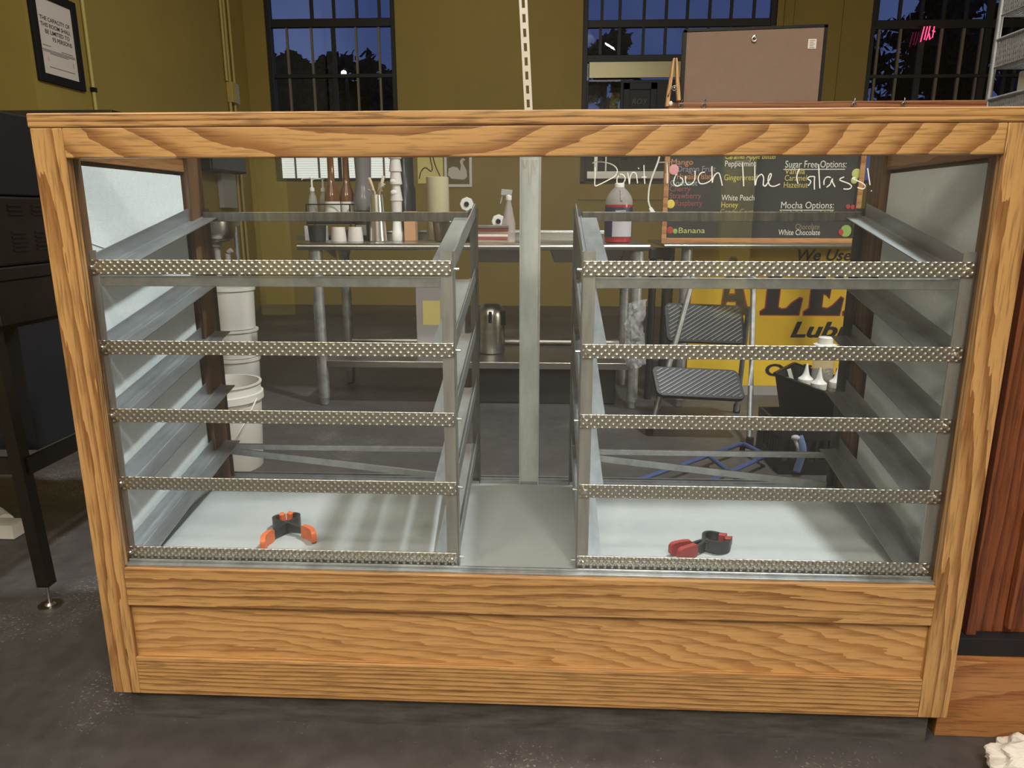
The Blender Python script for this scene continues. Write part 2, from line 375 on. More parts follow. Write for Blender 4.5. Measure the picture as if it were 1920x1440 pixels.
def tag(o, label=None, cat=None, group=None, kind=None):
    if label: o['label'] = label
    if cat: o['category'] = cat
    if group: o['group'] = group
    if kind: o['kind'] = kind
    return o
def thing(name, loc, label, cat, group=None, kind=None):
    o = bpy.data.objects.new(name, None); COL.objects.link(o); o.location = loc
    o.empty_display_size = 0.05
    ORG[o.name] = Vector(loc)
    return tag(o, label, cat, group, kind)
def dup(root, delta, label, group=None):
    r = root.copy(); COL.objects.link(r); r.location = Vector(root.location) + Vector(delta); r['label'] = label
    if group: r['group'] = group
    ORG[r.name] = Vector(r.location)
    for ch in list(root.children):
        c = ch.copy(); COL.objects.link(c); c.parent = r
        for g in list(ch.children):
            d = g.copy(); COL.objects.link(d); d.parent = c
    return r
def text(s, size, pos, mat, parent, width=None, name='lettering', right=(1, 0, 0), up=(0, 0, 1), shear=0.0, bold=0.0, depth=0.0006, label=None):
    cu = bpy.data.curves.new('t', 'FONT'); cu.body = s; cu.size = 1.0; cu.shear = shear; cu.offset = bold; cu.extrude = 0.0
    cu.resolution_u = 3
    ob = bpy.data.objects.new('t', cu); COL.objects.link(ob)
    dg = bpy.context.evaluated_depsgraph_get(); dg.update()
    me = bpy.data.meshes.new_from_object(ob.evaluated_get(dg))
    bpy.data.objects.remove(ob); bpy.data.curves.remove(cu)
    xs = [v.co.x for v in me.vertices]; x0, x1 = min(xs), max(xs)
    kx = size if width is None else width/(x1-x0)
    right, up, pos = Vector(right), Vector(up), Vector(pos); nrm = right.cross(up)
    org = Vector(ORG[parent.name])
    for v in me.vertices: v.co = pos + right*((v.co.x-x0)*kx) + up*(v.co.y*size) + nrm*depth - org
    me.materials.clear(); me.materials.append(M[mat]); me.name = name
    o = bpy.data.objects.new(name, me); COL.objects.link(o); o.parent = parent; ORG[o.name] = org
    if label: o['label'] = label
    return o
def smooth_path(pts, k=5):
    if len(pts) < 3: return pts
    P = [Vector(p) for p in pts]; out = []
    for i in range(len(P)-1):
        a, b, c, d = P[max(i-1, 0)], P[i], P[i+1], P[min(i+2, len(P)-1)]
        for j in range(k):
            t = j/k
            out.append(0.5*((2*b)+(c-a)*t+(2*a-5*b+4*c-d)*t*t+(3*b-a-3*c+d)*t**3))
    out.append(P[-1]); return out

# ================================================================== THE SETTING
def struct(name, mb, mat, label, cat, bevel=0.0):
    return tag(mb.build(name, mat, bevel=bevel), label, cat, kind='structure')
XR, YB, YF, ZC = 5.6, 7.0, -6.2, 4.3
struct('floor', MB().box(-5.2, XR+.2, YF-.2, YB+.3, -0.12, 0.0), 'concrete', 'worn dark grey concrete floor under the oak display case', 'floor')
struct('ceiling', MB().box(-5.2, XR+.2, YF-.2, YB+.3, ZC, ZC+0.12), 'ceiling', 'brown grey ceiling over the whole room', 'ceiling')
b = MB()
b.box(-3.45, -3.02, YB, YB+.25, 0, ZC).box(-1.60, 0.41, YB, YB+.25, 0, ZC).box(2.43, 3.40, YB, YB+.25, 0, ZC).box(5.05, XR+.2, YB, YB+.25, 0, ZC)
b.box(-3.02, -1.60, YB, YB+.25, 0, 1.395).box(0.41, 2.43, YB, YB+.25, 0, 1.36).box(3.40, 5.05, YB, YB+.25, 0, 1.36)
for x0, x1 in ((-3.02, -1.60), (0.41, 2.43), (3.40, 5.05)): b.box(x0, x1, YB, YB+.25, 4.0, ZC)
struct('wall_back', b, 'yellow_wall', 'olive yellow painted back wall around the three steel windows', 'wall')
b = MB().box(-3.45, -3.25, 3.62, YB, 0, ZC).box(-5.2, -3.25, 3.5, 3.62, 0, ZC)
struct('wall_left', b, 'yellow_wall', 'yellow painted left wall that steps forward beside the framed notice', 'wall')
struct('wall_outer', MB().box(-5.2, -5.0, YF, 3.5, 0, ZC), 'yellow_wall', 'yellow painted outer wall far to the left', 'wall')
struct('wall_right', MB().box(XR, XR+.2, YF, YB, 0, ZC), 'yellow_wall', 'yellow painted right wall', 'wall')
b = MB().box(-5.2, XR, YF-.2, YF, 0, ZC)
struct('wall_front', b, 'front_paint', 'tan painted wall behind the viewer', 'wall')
b = MB().box(1.79, 2.09, YF, YF+.12, 0, ZC).box(-2.95, -2.63, YF, YF+.12, 0, ZC)
struct('trim_1', b, 'pale_yellow', 'pale yellow pilasters on the wall behind the viewer', 'pilaster')
b = MB().box(2.50, 2.515, 6.985, 7.0, 0, ZC).box(3.10, 3.112, 6.99, 7.0, 0, ZC).box(2.60, 2.612, 6.99, 7.0, 0, ZC).box(0.40, 2.43, 6.975, 7.0, 1.19, 1.21)
struct('trim_2', b, 'yellow_wall', 'thin batten seams on the yellow pier beside the middle window', 'trim')

def window(idx, x0, x1, z0, z1, vbars, hbars, thick, label, tanbars=()):
    r = thing('window_%d' % idx, ((x0+x1)/2, 7.06, z0), label, 'window', kind='structure')
    f = MB()
    f.box(x0, x0+.055, 7.02, 7.1, z0, z1).box(x1-.055, x1, 7.02, 7.1, z0, z1).box(x0, x1, 7.02, 7.1, z0, z0+.035).box(x0, x1, 7.02, 7.1, z1-.05, z1)
    for z, h in hbars: f.box(x0, x1, 7.03, 7.085, z-h/2, z+h/2)
    f.build('window_frame', 'window_steel', r, bevel=0.004)
    m = MB()
    for x, a, c, w in vbars: m.box(x-w/2, x+w/2, 7.04, 7.07, a, c)
    m.build('glazing_bars', 'window_steel', r)
    if tanbars:
        m = MB()
        for x, a, c, w in tanbars: m.box(x-w/2, x+w/2, 7.04, 7.07, a, c)
        m.build('glazing_bars', 'muntin_tan', r)
    MB().box(x0+.03, x1-.03, 7.053, 7.057, z0+.02, z1-.02).build('window_pane', 'window_glass', r)
    return r
w1 = window(1, -3.02, -1.60, 1.395, 4.0,
    [(-2.512, 3.05, 3.98, .035), (-2.27, 3.05, 3.98, .03), (-2.02, 3.05, 3.98, .03), (-1.776, 3.05, 3.98, .03), (-2.29, 1.42, 3.0, .045)],
    [(3.045, .085), (2.51, .04), (1.98, .04), (3.36, .03)], .05, 'left black steel grid window with dusk sky and trees outside',
    [(-2.80, 1.42, 3.0, .022), (-2.53, 1.42, 3.0, .022), (-2.04, 1.42, 3.0, .022), (-1.79, 1.42, 3.0, .022)])
bl = MB()
for x0, x1 in ((-2.955, -2.81), (-2.79, -2.545), (-2.52, -2.31), (-2.27, -2.05), (-2.03, -1.80), (-1.78, -1.66)):
    for k in range(20): bl.bar((x0, 7.045, 1.445+k*.026), (x1, 7.045, 1.445+k*.026), 0.004, 0.024, up=(0, .35, 1))
o = bl.build('window_blind', 'blind', w1); o['label'] = 'lit white slatted blind in the lowest panes'
w2 = window(2, 0.41, 2.43, 1.36, 4.0,
    [(x, 2.68, 3.98, .03) for x in (0.80, 1.055, 1.287, 1.508, 1.74, 1.965, 2.2)] + [(0.61, 3.0, 3.98, .03), (0.60, 2.70, 3.0, .03)],
    [(3.0, .075), (2.655, .075), (3.30, .03)], .05, 'middle black steel window above a dark door panel and metal bars')
MB().box(0.485, 1.52, 7.0, 7.02, 2.458, 2.62).build('brass_bar', 'brass', w2, bevel=0.003)
d = MB().box(0.83, 2.40, 7.015, 7.05, 1.395, 2.44).box(0.46, 0.83, 7.015, 7.05, 1.395, 1.9).box(0.46, 0.485, 7.015, 7.05, 1.9, 2.44)
d.box(0.86, 0.93, 7.0, 7.02, 1.62, 2.41).box(1.15, 1.22, 7.0, 7.02, 1.62, 2.41).box(0.86, 1.22, 7.0, 7.02, 2.34, 2.41)
d.build('door_panel', 'black_plastic', w2, bevel=0.004)
MB().box(0.484, 1.38, 6.96, 6.99, 1.415, 1.495).box(0.52, 0.60, 6.98, 7.02, 1.42, 1.49).box(0.56, 0.60, 6.97, 6.99, 1.49, 1.80).box(0.68, 0.70, 6.97, 6.99, 1.49, 1.80).build('push_bar', 'stainless', w2, bevel=0.003)
text('ROY', 0.075, (0.955, 7.012, 2.195), 'ink_grey', w2, width=0.17, name='chalk_lettering', shear=0.2)
w3 = window(3, 3.40, 5.05, 1.36, 4.0,
    [(3.47, 3.0, 3.98, .028), (3.70, 3.0, 3.98, .03), (3.925, 3.0, 3.98, .03), (4.145, 3.0, 3.98, .03), (4.375, 3.0, 3.98, .03), (3.955, 1.4, 3.0, .06), (4.62, 1.4, 3.98, .07), (4.85, 1.4, 3.98, .03)],
    [(2.96, .085), (2.455, .035), (3.28, .03)], .05, 'right black steel window with tree branches and a pink neon reflection',
    [(3.51, 1.4, 2.95, .025), (3.73, 1.4, 2.95, .025), (4.15, 1.4, 2.95, .028), (4.375, 1.4, 2.95, .028), (4.56, 1.4, 2.95, .022)])

# outside: ground and trees
struct('outside_ground', MB().box(-14, 18, 7.4, 34, -0.4, -0.3), 'outside_ground', 'dark ground outside beyond the windows', 'ground')
def tree(x, y, h, w, seed, label, nleaf=1500, low=0.45, bare=False):
    R = random.Random(seed)
    t = thing('tree', (x, y, -0.3), label, 'tree', 'trees outside the windows')
    tr = MB(); tr.tube([(x, y, -0.3), (x+.1, y, h*.3), (x-.05, y+.05, h*.55), (x+.05, y, h*.85)], [.22, .18, .13, .04])
    for k in range(9):
        a = R.uniform(0, 6.28); z = h*R.uniform(.4, .75); l = w*R.uniform(.5, .95)
        tr.tube([(x, y, z), (x+math.cos(a)*l*.5, y+math.sin(a)*l*.5, z+h*.08), (x+math.cos(a)*l, y+math.sin(a)*l, z+h*R.uniform(.02, .18))], [.08, .05, .015], n=6)
    tr.build('trunk', 'bark', t)
    lf = MB()
    blobs = []
    for k in range(14):
        a = R.uniform(0, 6.28); rr = w*math.sqrt(R.uniform(0, 1))*.85; z = h*R.uniform(low, .95)
        k2 = 1-.55*abs(z/h-.65)
        blobs.append((x+math.cos(a)*rr*k2, y+math.sin(a)*rr*k2, z, w*R.uniform(.22, .42)))
    for k in range(nleaf):
        cx, cy, cz, br = R.choice(blobs)
        d = Vector((R.gauss(0, 1), R.gauss(0, 1), R.gauss(0, 1))).normalized() * br * R.uniform(.55, 1.1)
        c = Vector((cx, cy, cz)) + d; s = R.uniform(.12, .28)
        u = Vector((R.gauss(0, 1), R.gauss(0, 1), R.gauss(0, 1))).normalized(); v = u.orthogonal().normalized()
        q = [lf.b.verts.new(c + u*s*a + v*s*.6*e) for a, e in ((-1, 0), (0, -1), (1, 0), (0, 1))]
        lf.b.faces.new(q)
    lf.build('foliage', 'leaf', t)
tree(-8.4, 25.0, 6.2, 1.5, 1, 'rounded dark tree outside, the left one of the two crowns in the left window', 2400, .62)
tree(-4.9, 26.0, 6.9, 1.0, 2, 'narrow dark tree at the right edge of the left window', 1500, .58)
tree(-6.4, 20.5, 4.7, 2.6, 6, 'low wide dark bush across the bottom of the left window', 4600, .5)
tree(1.6, 20.0, 6.0, 0.75, 3, 'dark tree behind the left panes of the middle window', 1100, .6)
tree(12.6, 21.0, 7.2, 3.0, 4, 'big dense dark tree filling the right window', 6500, .45)
tree(9.0, 14.0, 6.6, 1.5, 5, 'tree with thin overhanging branches at the top of the right window', 420, .78)

sl = thing('street_lamp', (-5.13, 18.0, -0.3), 'glowing street lamp outside the left window', 'street lamp')
MB().cyl((-5.13, 18.2, -.3), (-5.13, 18.2, 4.6), .06, .045, n=12).cyl((-5.13, 18.2, 4.58), (-5.13, 17.95, 4.62), .03, n=10).build('pole', 'window_steel', sl)
MB().ball((-5.13, 17.95, 4.50), (.07, .07, .06)).build('lamp_globe', 'street_glow', sl, smooth='all')
n = thing('neon_reflection', (3.97, 6.94, 2.78), 'reflection of pink neon letters built as glowing strokes at the right window', 'window reflection')  # glowing strokes imitate a neon reflection in the pane; no sign hangs here
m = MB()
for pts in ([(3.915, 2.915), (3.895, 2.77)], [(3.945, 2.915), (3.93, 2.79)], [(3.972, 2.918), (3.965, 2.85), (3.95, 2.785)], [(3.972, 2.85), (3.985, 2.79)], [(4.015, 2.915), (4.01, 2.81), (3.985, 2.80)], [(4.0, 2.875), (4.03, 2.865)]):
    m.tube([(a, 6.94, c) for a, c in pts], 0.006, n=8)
m.build('reflected_stroke', 'neon', n, smooth=True)
MB().tube([(3.90, 6.955, 2.92), (3.90, 7.02, 2.93)], .004, n=6).tube([(4.01, 6.955, 2.92), (4.01, 7.02, 2.93)], .004, n=6).box(3.895, 4.02, 6.945, 6.955, 2.915, 2.925).build('stroke_holder', 'window_steel', n)  # added holder for the reflection strokes

# ================================================================== DISPLAY CASE
case = thing('display_case', (0, 0.28, 0), 'oak framed glass fronted display case standing in the centre of the room', 'display case')
def part(mb, name, mat, bevel=0.002, parent=case, smooth=False): return mb.build(name, mat, parent, bevel=bevel, smooth=smooth)
XO, SW = 0.85, 0.057
part(MB().box(-XO-.002, XO+.002, -0.002, 0.055, 1.193, 1.217), 'top_edge', 'oak_cap', 0.003)
part(MB().box(-XO+SW, XO-SW, 0, 0.02, 1.143, 1.193), 'top_rail', 'oak_rail')
part(MB().box(-XO, -XO+SW, 0, 0.02, 0.073, 1.193), 'stile', 'oak_left')
part(MB().box(XO-SW, XO, 0, 0.02, 0.073, 1.193), 'stile', 'oak_right')
part(MB().box(-XO+SW, XO-SW, 0, 0.02, 0.277, 0.3585), 'lower_rail', 'oak_bottom')
part(MB().box(-XO+SW, XO-SW, 0.0125, 0.02, 0.155, 0.282), 'front_panel', 'oak_panel', 0)
part(MB().box(-XO+SW, XO-SW, 0, 0.02, 0.073, 0.158), 'base_rail', 'oak_base')
part(MB().box(-0.826, 0.826, 0.02, 0.035, 0.0, 0.075).box(-0.826, -0.81, 0.035, 0.54, 0, 0.075).box(0.81, 0.826, 0.035, 0.54, 0, 0.075).box(-0.81, 0.81, .525, .54, 0, .075), 'toe_kick', 'toe', 0)
for sgn in (-1, 1):
    x0, x1 = sorted((sgn*0.85, sgn*0.832))
    part(MB().box(x0, x1, 0.02, 0.56, 0.073, 1.193), 'side_board', 'oak_side', 0)
    x0, x1 = sorted((sgn*0.8325, sgn*0.812))
    o = part(MB().box(x0, x1, 0.052, 0.437, 0.35, 1.135), 'side_panel', 'white_laminate', 0.001)
    x0, x1 = sorted((sgn*0.8325, sgn*0.797))
    part(MB().box(x0, x1, 0.445, 0.515, 0.073, 1.193).box(x0, x1, 0.02, 0.048, 0.36, 1.193), 'corner_post', 'walnut', 0.001)
    x0, x1 = sorted((sgn*0.8325, sgn*0.806))
    part(MB().box(x0, x1, 0.048, 0.445, 1.143, 1.193), 'inner_trim', 'oak_side', 0.001)
part(MB().box(-0.832, 0.832, 0.022, 0.525, 0.335, 0.356), 'deck', 'deck_white', 0)
part(MB().box(-0.832, 0.832, 0.52, 0.535, 0.073, 0.335), 'back_board', 'oak_side', 0)
part(MB().box(-0.81, 0.81, 0.518, 0.524, 0.356, 0.364).box(-0.81, 0.81, 0.500, 0.506, 0.356, 0.362).box(-0.81, 0.81, 0.536, 0.540, 0.345, 0.364), 'door_track', 'aluminium', 0)
part(MB().box(-0.793, 0.793, 0.010, 0.0215, 0.3585, 0.3635).box(-0.793, 0.793, 0.0225, 0.027, 0.356, 0.368), 'glass_channel', 'aluminium', 0.0008)
part(MB().box(-0.85, 0.85, 0.50, 0.56, 1.193, 1.217).box(-0.85, -0.79, 0.055, 0.50, 1.193, 1.217).box(0.79, 0.85, 0.055, 0.50, 1.193, 1.217), 'top_frame', 'oak_side', 0.001)
part(MB().box(-0.795, 0.795, 0.05, 0.505, 1.203, 1.209), 'top_glass', 'case_glass', 0)
part(MB().prism([(-.019, .356), (.031, .356), (.031, 1.193), (-.019, 1.193)], 'xz', .505, .509).box(-.0195, -.017, .495, .505, .356, 1.193).box(.0285, .031, .495, .505, .356, 1.193).box(-.026, .038, .50, .512, .352, .357), 'centre_post', 'post_zinc', 0.0006)
part(MB().tube([(-0.8115, 0.058, 0.997), (-0.8115, 0.115, 0.9815), (-0.8115, 0.18, 0.966)], 0.0011, n=6), 'scratch', 'white_plastic', 0)
STROKES = [
  [(0.127, 1.1261), (0.1275, 1.1142), (0.1274, 1.0959), (0.1351, 1.0973), (0.1491, 1.1041), (0.1603, 1.1105), (0.1649, 1.1187), (0.1616, 1.126), (0.152, 1.1315), (0.1388, 1.1342), (0.1265, 1.1341), (0.1223, 1.132)],
  [(0.1678, 1.1114), (0.1651, 1.1078), (0.1648, 1.1014), (0.1673, 1.0977), (0.173, 1.0975), (0.1776, 1.1022), (0.1783, 1.1086), (0.1743, 1.1132), (0.1696, 1.1141)],
  [(0.1825, 1.1168), (0.1844, 1.1077), (0.1862, 1.0976), (0.1868, 1.1077), (0.1894, 1.115), (0.193, 1.1173), (0.1969, 1.1141), (0.1986, 1.1068), (0.1999, 1.099)],
  [(0.1998, 1.1245), (0.2017, 1.1227)],
  [(0.2095, 1.129), (0.2106, 1.114), (0.2125, 1.098)], [(0.2061, 1.1092), (0.215, 1.1093)],
  [(0.2346, 1.1332), (0.2476, 1.1337), (0.2625, 1.1356)], [(0.2481, 1.1334), (0.2495, 1.1157), (0.2503, 1.0989)],
  [(0.2653, 1.1142), (0.2624, 1.1078), (0.2612, 1.0993), (0.2669, 1.0942), (0.2755, 1.0982), (0.2762, 1.1046), (0.2716, 1.1089)],
  [(0.2811, 1.111), (0.2809, 1.1025), (0.2849, 1.0966), (0.2919, 1.0982), (0.2964, 1.1056), (0.2961, 1.1194)],
  [(0.3128, 1.117), (0.3061, 1.1157), (0.3022, 1.1077), (0.3049, 1.0992), (0.3127, 1.0982), (0.3212, 1.1019), (0.325, 1.1061)],
  [(0.3239, 1.1267), (0.325, 1.113), (0.3264, 1.0997), (0.3273, 1.1077), (0.3323, 1.1149), (0.3366, 1.1149), (0.3398, 1.1077), (0.3434, 1.0949)],
  [(0.3613, 1.1339), (0.386, 1.1353)], [(0.3743, 1.1339), (0.3771, 1.1128), (0.3794, 1.0938)],
  [(0.3948, 1.1338), (0.3966, 1.1128), (0.3986, 1.095), (0.4007, 1.1064), (0.4072, 1.1133), (0.4118, 1.1075), (0.412, 1.0969), (0.4153, 1.0937), (0.4183, 1.0969)],
  [(0.4111, 1.0969), (0.4151, 1.0942), (0.4205, 1.1011), (0.424, 1.1106), (0.4232, 1.1143), (0.4205, 1.1117), (0.4195, 1.1032), (0.4232, 1.0953), (0.4309, 1.0937), (0.4398, 1.0974)],
  [(0.4702, 1.122), (0.4674, 1.1147), (0.467, 1.1073), (0.4697, 1.0978)],
  [(0.4964, 1.1092), (0.4888, 1.1094), (0.4851, 1.106), (0.4906, 1.102), (0.4892, 1.0967), (0.4865, 1.0946)],
  [(0.4966, 1.1094), (0.4968, 1.0999), (0.4982, 1.0882)],
  [(0.5011, 1.1293), (0.5038, 1.1104), (0.5071, 1.0903)],
  [(0.5234, 1.1077), (0.5169, 1.1085), (0.5129, 1.103), (0.5133, 1.0956)],
  [(0.518, 1.0919), (0.5234, 1.0967), (0.5262, 1.1061), (0.5268, 1.1009), (0.532, 1.0924)],
  [(0.5453, 1.1087), (0.5383, 1.104), (0.5545, 1.0976), (0.5593, 1.0929), (0.5554, 1.089), (0.5463, 1.0892)],
  [(0.5642, 1.1071), (0.5588, 1.1059), (0.5746, 1.0997), (0.5817, 1.0939), (0.579, 1.0892), (0.5691, 1.0915)],
  [(0.5825, 1.1228), (0.5857, 1.1102), (0.5896, 1.0953)], [(0.5924, 1.0865), (0.5934, 1.0854)]]
fg = part(MB().box(-0.795, 0.795, 0.0145, 0.0195, 0.3635, 1.16), 'front_glass', 'case_glass', 0)
for a, c, w in ((0, 6, "Don't"), (6, 12, 'Touch'), (12, 16, 'The'), (16, 26, 'glass!')):
    m = MB()
    for st in STROKES[a:c]: m.tube([(p[0], 0.0139, p[1]) for p in smooth_path([(q[0], q[1], 0) for q in st], 4)], 0.00105, n=6, flat=0.4)
    o = m.build('marker_writing', 'marker', fg); o['label'] = 'white marker word ' + w
m = MB()      # paint drips at the head of the centre post
for x, l in ((-0.008, .02), (0.004, .055), (0.016, .028)): m.tube([(x, .503, 1.172), (x, .503, 1.172-l*.5), (x+.001, .5035, 1.172-l)], [.004, .003, .0008], n=6)
m.build('paint_drip', 'white_plastic', case)

# ---------------------------------------------------------------- two slatted racks inside the case
LIPZ = [0.94, 0.789, 0.655, 0.515, 0.365]
RX, RW = -0.809, 0.687
rack = thing('shelf_rack', (RX+RW/2, 0.28, 0.356), 'left aluminium shelf rack with five embossed lips inside the display case', 'rack', 'racks inside the display case')
def lip(z, w0, w1):
    m = MB(); pit, row, sub = 0.014, 0.0066, 8
    nx = int((w1-w0)/(pit/sub)); h = 0.0262; nz = 16; g = []
    for j in range(nz+1):
        zz = z + h*j/nz; rowv = []
        for i in range(nx+1):
            xx = w0 + (w1-w0)*i/nx
            a = math.cos(2*math.pi*(xx-w0)/pit); c = math.cos(math.pi*(zz-z)/row)
            hgt = max(0.0, (a*c))**1.3
            rowv.append(m.b.verts.new((xx, 0.0335-0.0021*hgt, zz)))
        g.append(rowv)
    for j in range(nz):
        for i in range(nx): m.b.faces.new((g[j][i], g[j][i+1], g[j+1][i+1], g[j+1][i]))
    back = [m.b.verts.new(p) for p in ((w0, .036, z), (w1, .036, z), (w1, .036, z+h), (w0, .036, z+h))]
    m.b.faces.new((back[3], back[2], back[1], back[0]))
    m.b.faces.new(g[0][::-1] + [back[0], back[1]]); m.b.faces.new(g[nz] + [back[2], back[3]])
    m.b.faces.new([g[j][0] for j in range(nz+1)] + [back[3], back[0]]); m.b.faces.new([g[j][nx] for j in range(nz, -1, -1)] + [back[1], back[2]])
    return m
a0, a1 = RX+.002, RX+RW-.002
for k, z in enumerate(LIPZ):
    lp = lip(z, a0+.002*(k % 2), a1-.002*((k+1) % 2)).build('front_lip', 'embossed', rack, smooth='all')
    for xb in (a0+.012, a1-.012):
        MB().cyl((xb, .0338, z+.012), (xb, .028, z+.012), .0048, .0036, n=10).build('bolt', 'screw', lp, smooth=True)
def angle_iron(x, y, z0, z1, sx, sy, w=.022, t=.0025):
    m = MB(); xa, xb = sorted((x, x+sx*w)); ya, yb = sorted((y, y+sy*t)); m.box(xa, xb, ya, yb, z0, z1)
    xa, xb = sorted((x, x+sx*t)); ya, yb = sorted((y, y+sy*w)); m.box(xa, xb, ya, yb, z0, z1); return m
angle_iron(RX, .0365, .3575, .983, 1, 1, .024).build('upright', 'aluminium_up', rack)
angle_iron(RX+RW, .0365, .3575, .983, -1, 1, .024).build('upright', 'aluminium_up', rack)
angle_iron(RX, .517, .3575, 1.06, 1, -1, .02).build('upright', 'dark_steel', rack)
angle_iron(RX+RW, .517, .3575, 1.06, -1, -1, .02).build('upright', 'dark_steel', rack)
for z in LIPZ:
    for sgn in (1, -1):
        x = RX+.0035 if sgn == 1 else RX+RW-.0035
        m = MB(); y0, y1, dz, w, h, t = .062, .496, .096, .050, .032, .002
        z0, z1 = z+.004, z+.004+dz
        xa, xb = sorted((x, x+sgn*w))
        m.hexa([(xa, y0, z0), (xb, y0, z0), (xb, y1, z1), (xa, y1, z1), (xa, y0, z0+t), (xb, y0, z0+t), (xb, y1, z1+t), (xa, y1, z1+t)])
        xa, xb = sorted((x, x+sgn*t))
        m.hexa([(xa, y0, z0), (xb, y0, z0), (xb, y1, z1), (xa, y1, z1), (xa, y0, z0+h), (xb, y0, z0+h), (xb, y1, z1+h), (xa, y1, z1+h)])
        # raised rib along the shelf
        r0, r1 = sorted((x+sgn*.012, x+sgn*.016))
        m.hexa([(r0, y0, z0+t), (r1, y0, z0+t), (r1, y1, z1+t), (r0, y1, z1+t), (r0, y0, z0+t+.002), (r1, y0, z0+t+.002), (r1, y1, z1+t+.002), (r0, y1, z1+t+.002)])
        sr = m.build('side_rail', 'aluminium', rack)
        MB().cyl((x+sgn*.006, .049, z0+.006), (x-sgn*.012, .049, z0+.006), .0028, n=8).build('bolt', 'screw', sr)
MB().box(RX+.024, RX+RW-.024, .040, .050, .917, .936).build('cross_bar', 'aluminium', rack, bevel=.001)
MB().box(RX+.024, RX+RW-.024, .040, .050, .3585, .378).build('cross_bar', 'aluminium', rack, bevel=.001)
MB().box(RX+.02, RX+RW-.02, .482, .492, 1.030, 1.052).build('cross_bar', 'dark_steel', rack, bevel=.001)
MB().box(RX+.02, RX+RW-.02, .484, .494, .446, .460).build('cross_bar', 'aluminium', rack, bevel=.001)
MB().bar((RX+.03, .489, .440), (RX+RW-.03, .489, .372), .006, .018).build('brace', 'aluminium', rack, bevel=.001)
dup(rack, (0.919, 0, 0), 'right aluminium shelf rack with five embossed lips inside the display case')

# ---------------------------------------------------------------- spring clamps on the deck
def strap(m, path, hw, th):      # a bent strip: path in plan, half height hw, thickness th, standing on the deck
    P = [Vector(p) for p in path]
    L_, R_ = [], []
    for i, p in enumerate(P):
        d = (P[min(i+1, len(P)-1)] - P[max(i-1, 0)]).normalized(); nrm = Vector((-d.y, d.x, 0))
        h = hw[i] if isinstance(hw, (list, tuple)) else hw
        a, c = p + nrm*th/2, p - nrm*th/2
        L_.append((m.b.verts.new(a+Vector((0, 0, -h))), m.b.verts.new(a+Vector((0, 0, h))))); R_.append((m.b.verts.new(c+Vector((0, 0, -h))), m.b.verts.new(c+Vector((0, 0, h)))))
    for i in range(len(P)-1):
        l0, l1, r0, r1 = L_[i], L_[i+1], R_[i], R_[i+1]
        m.b.faces.new((l0[0], l1[0], l1[1], l0[1])); m.b.faces.new((r0[1], r1[1], r1[0], r0[0]))
        m.b.faces.new((l0[1], l1[1], r1[1], r0[1])); m.b.faces.new((l0[0], r0[0], r1[0], l1[0]))
    m.b.faces.new((L_[0][0], L_[0][1], R_[0][1], R_[0][0])); m.b.faces.new((L_[-1][1], L_[-1][0], R_[-1][0], R_[-1][1]))
    return m
def clamp(loc, rz, grip, label, spread=1.0):
    c = thing('spring_clamp', (0, 0, 0), label, 'clamp', 'spring clamps on the white deck')
    z = .0145
    for sgn in (-1, 1):
        arm = smooth_path([(sgn*.010, .052, z), (sgn*.027, .030, z), (sgn*.022, .006, z), (-sgn*.002, -.012, z), (-sgn*.026*spread, -.034, z), (-sgn*.036*spread, -.046, z)], 4)
        n_ = len(arm); hw = [.0075 + .0065*math.sin(math.pi*min(1, i/(n_*.75))) for i in range(n_)]
        strap(MB(), arm, hw, .006).build('arm', 'clamp_body', c, smooth=True, bevel=.0012)
        g = smooth_path([(-sgn*.030*spread, -.038, z), (-sgn*.045*spread, -.062, z), (-sgn*.050*spread, -.088, z)], 5)
        strap(MB(), g, [.011, .0135, .014, .0145, .0145, .0145, .0145, .0145, .0140, .0120, .0075], .0105).build('grip', grip, c, smooth=True, bevel=.003)
        MB().hexa([(sgn*.0005, .046, z-.010), (sgn*.010, .036, z-.010), (sgn*.018, .046, z-.010), (sgn*.008, .060, z-.010), (sgn*.0005, .046, z+.010), (sgn*.010, .036, z+.010), (sgn*.018, .046, z+.010), (sgn*.008, .060, z+.010)]).build('jaw_pad', grip, c, bevel=.0015)
    sp = MB()
    for k in range(4): sp.torus((0, -.004, z-.0075+k*.005), (0, 0, 1), .0075, .0018, 18, 6)
    sp.build('spring', 'clamp_body', c, smooth='all')
    MB().cyl((0, -.004, z-.0135), (0, -.004, z+.0135), .003, n=10).build('pivot_pin', 'screw', c)
    c.location = loc; c.rotation_euler = (0, 0, rz)
    return c
clamp((-0.527, 0.190, 0.3562), math.radians(22), 'orange_grip', 'black spring clamp with orange grips lying open on the left of the deck', 1.05)
clamp((0.392, 0.140, 0.3562), math.radians(-62), 'red_grip', 'dark spring clamp with dull red grips lying behind the right bottom lip', 0.28)

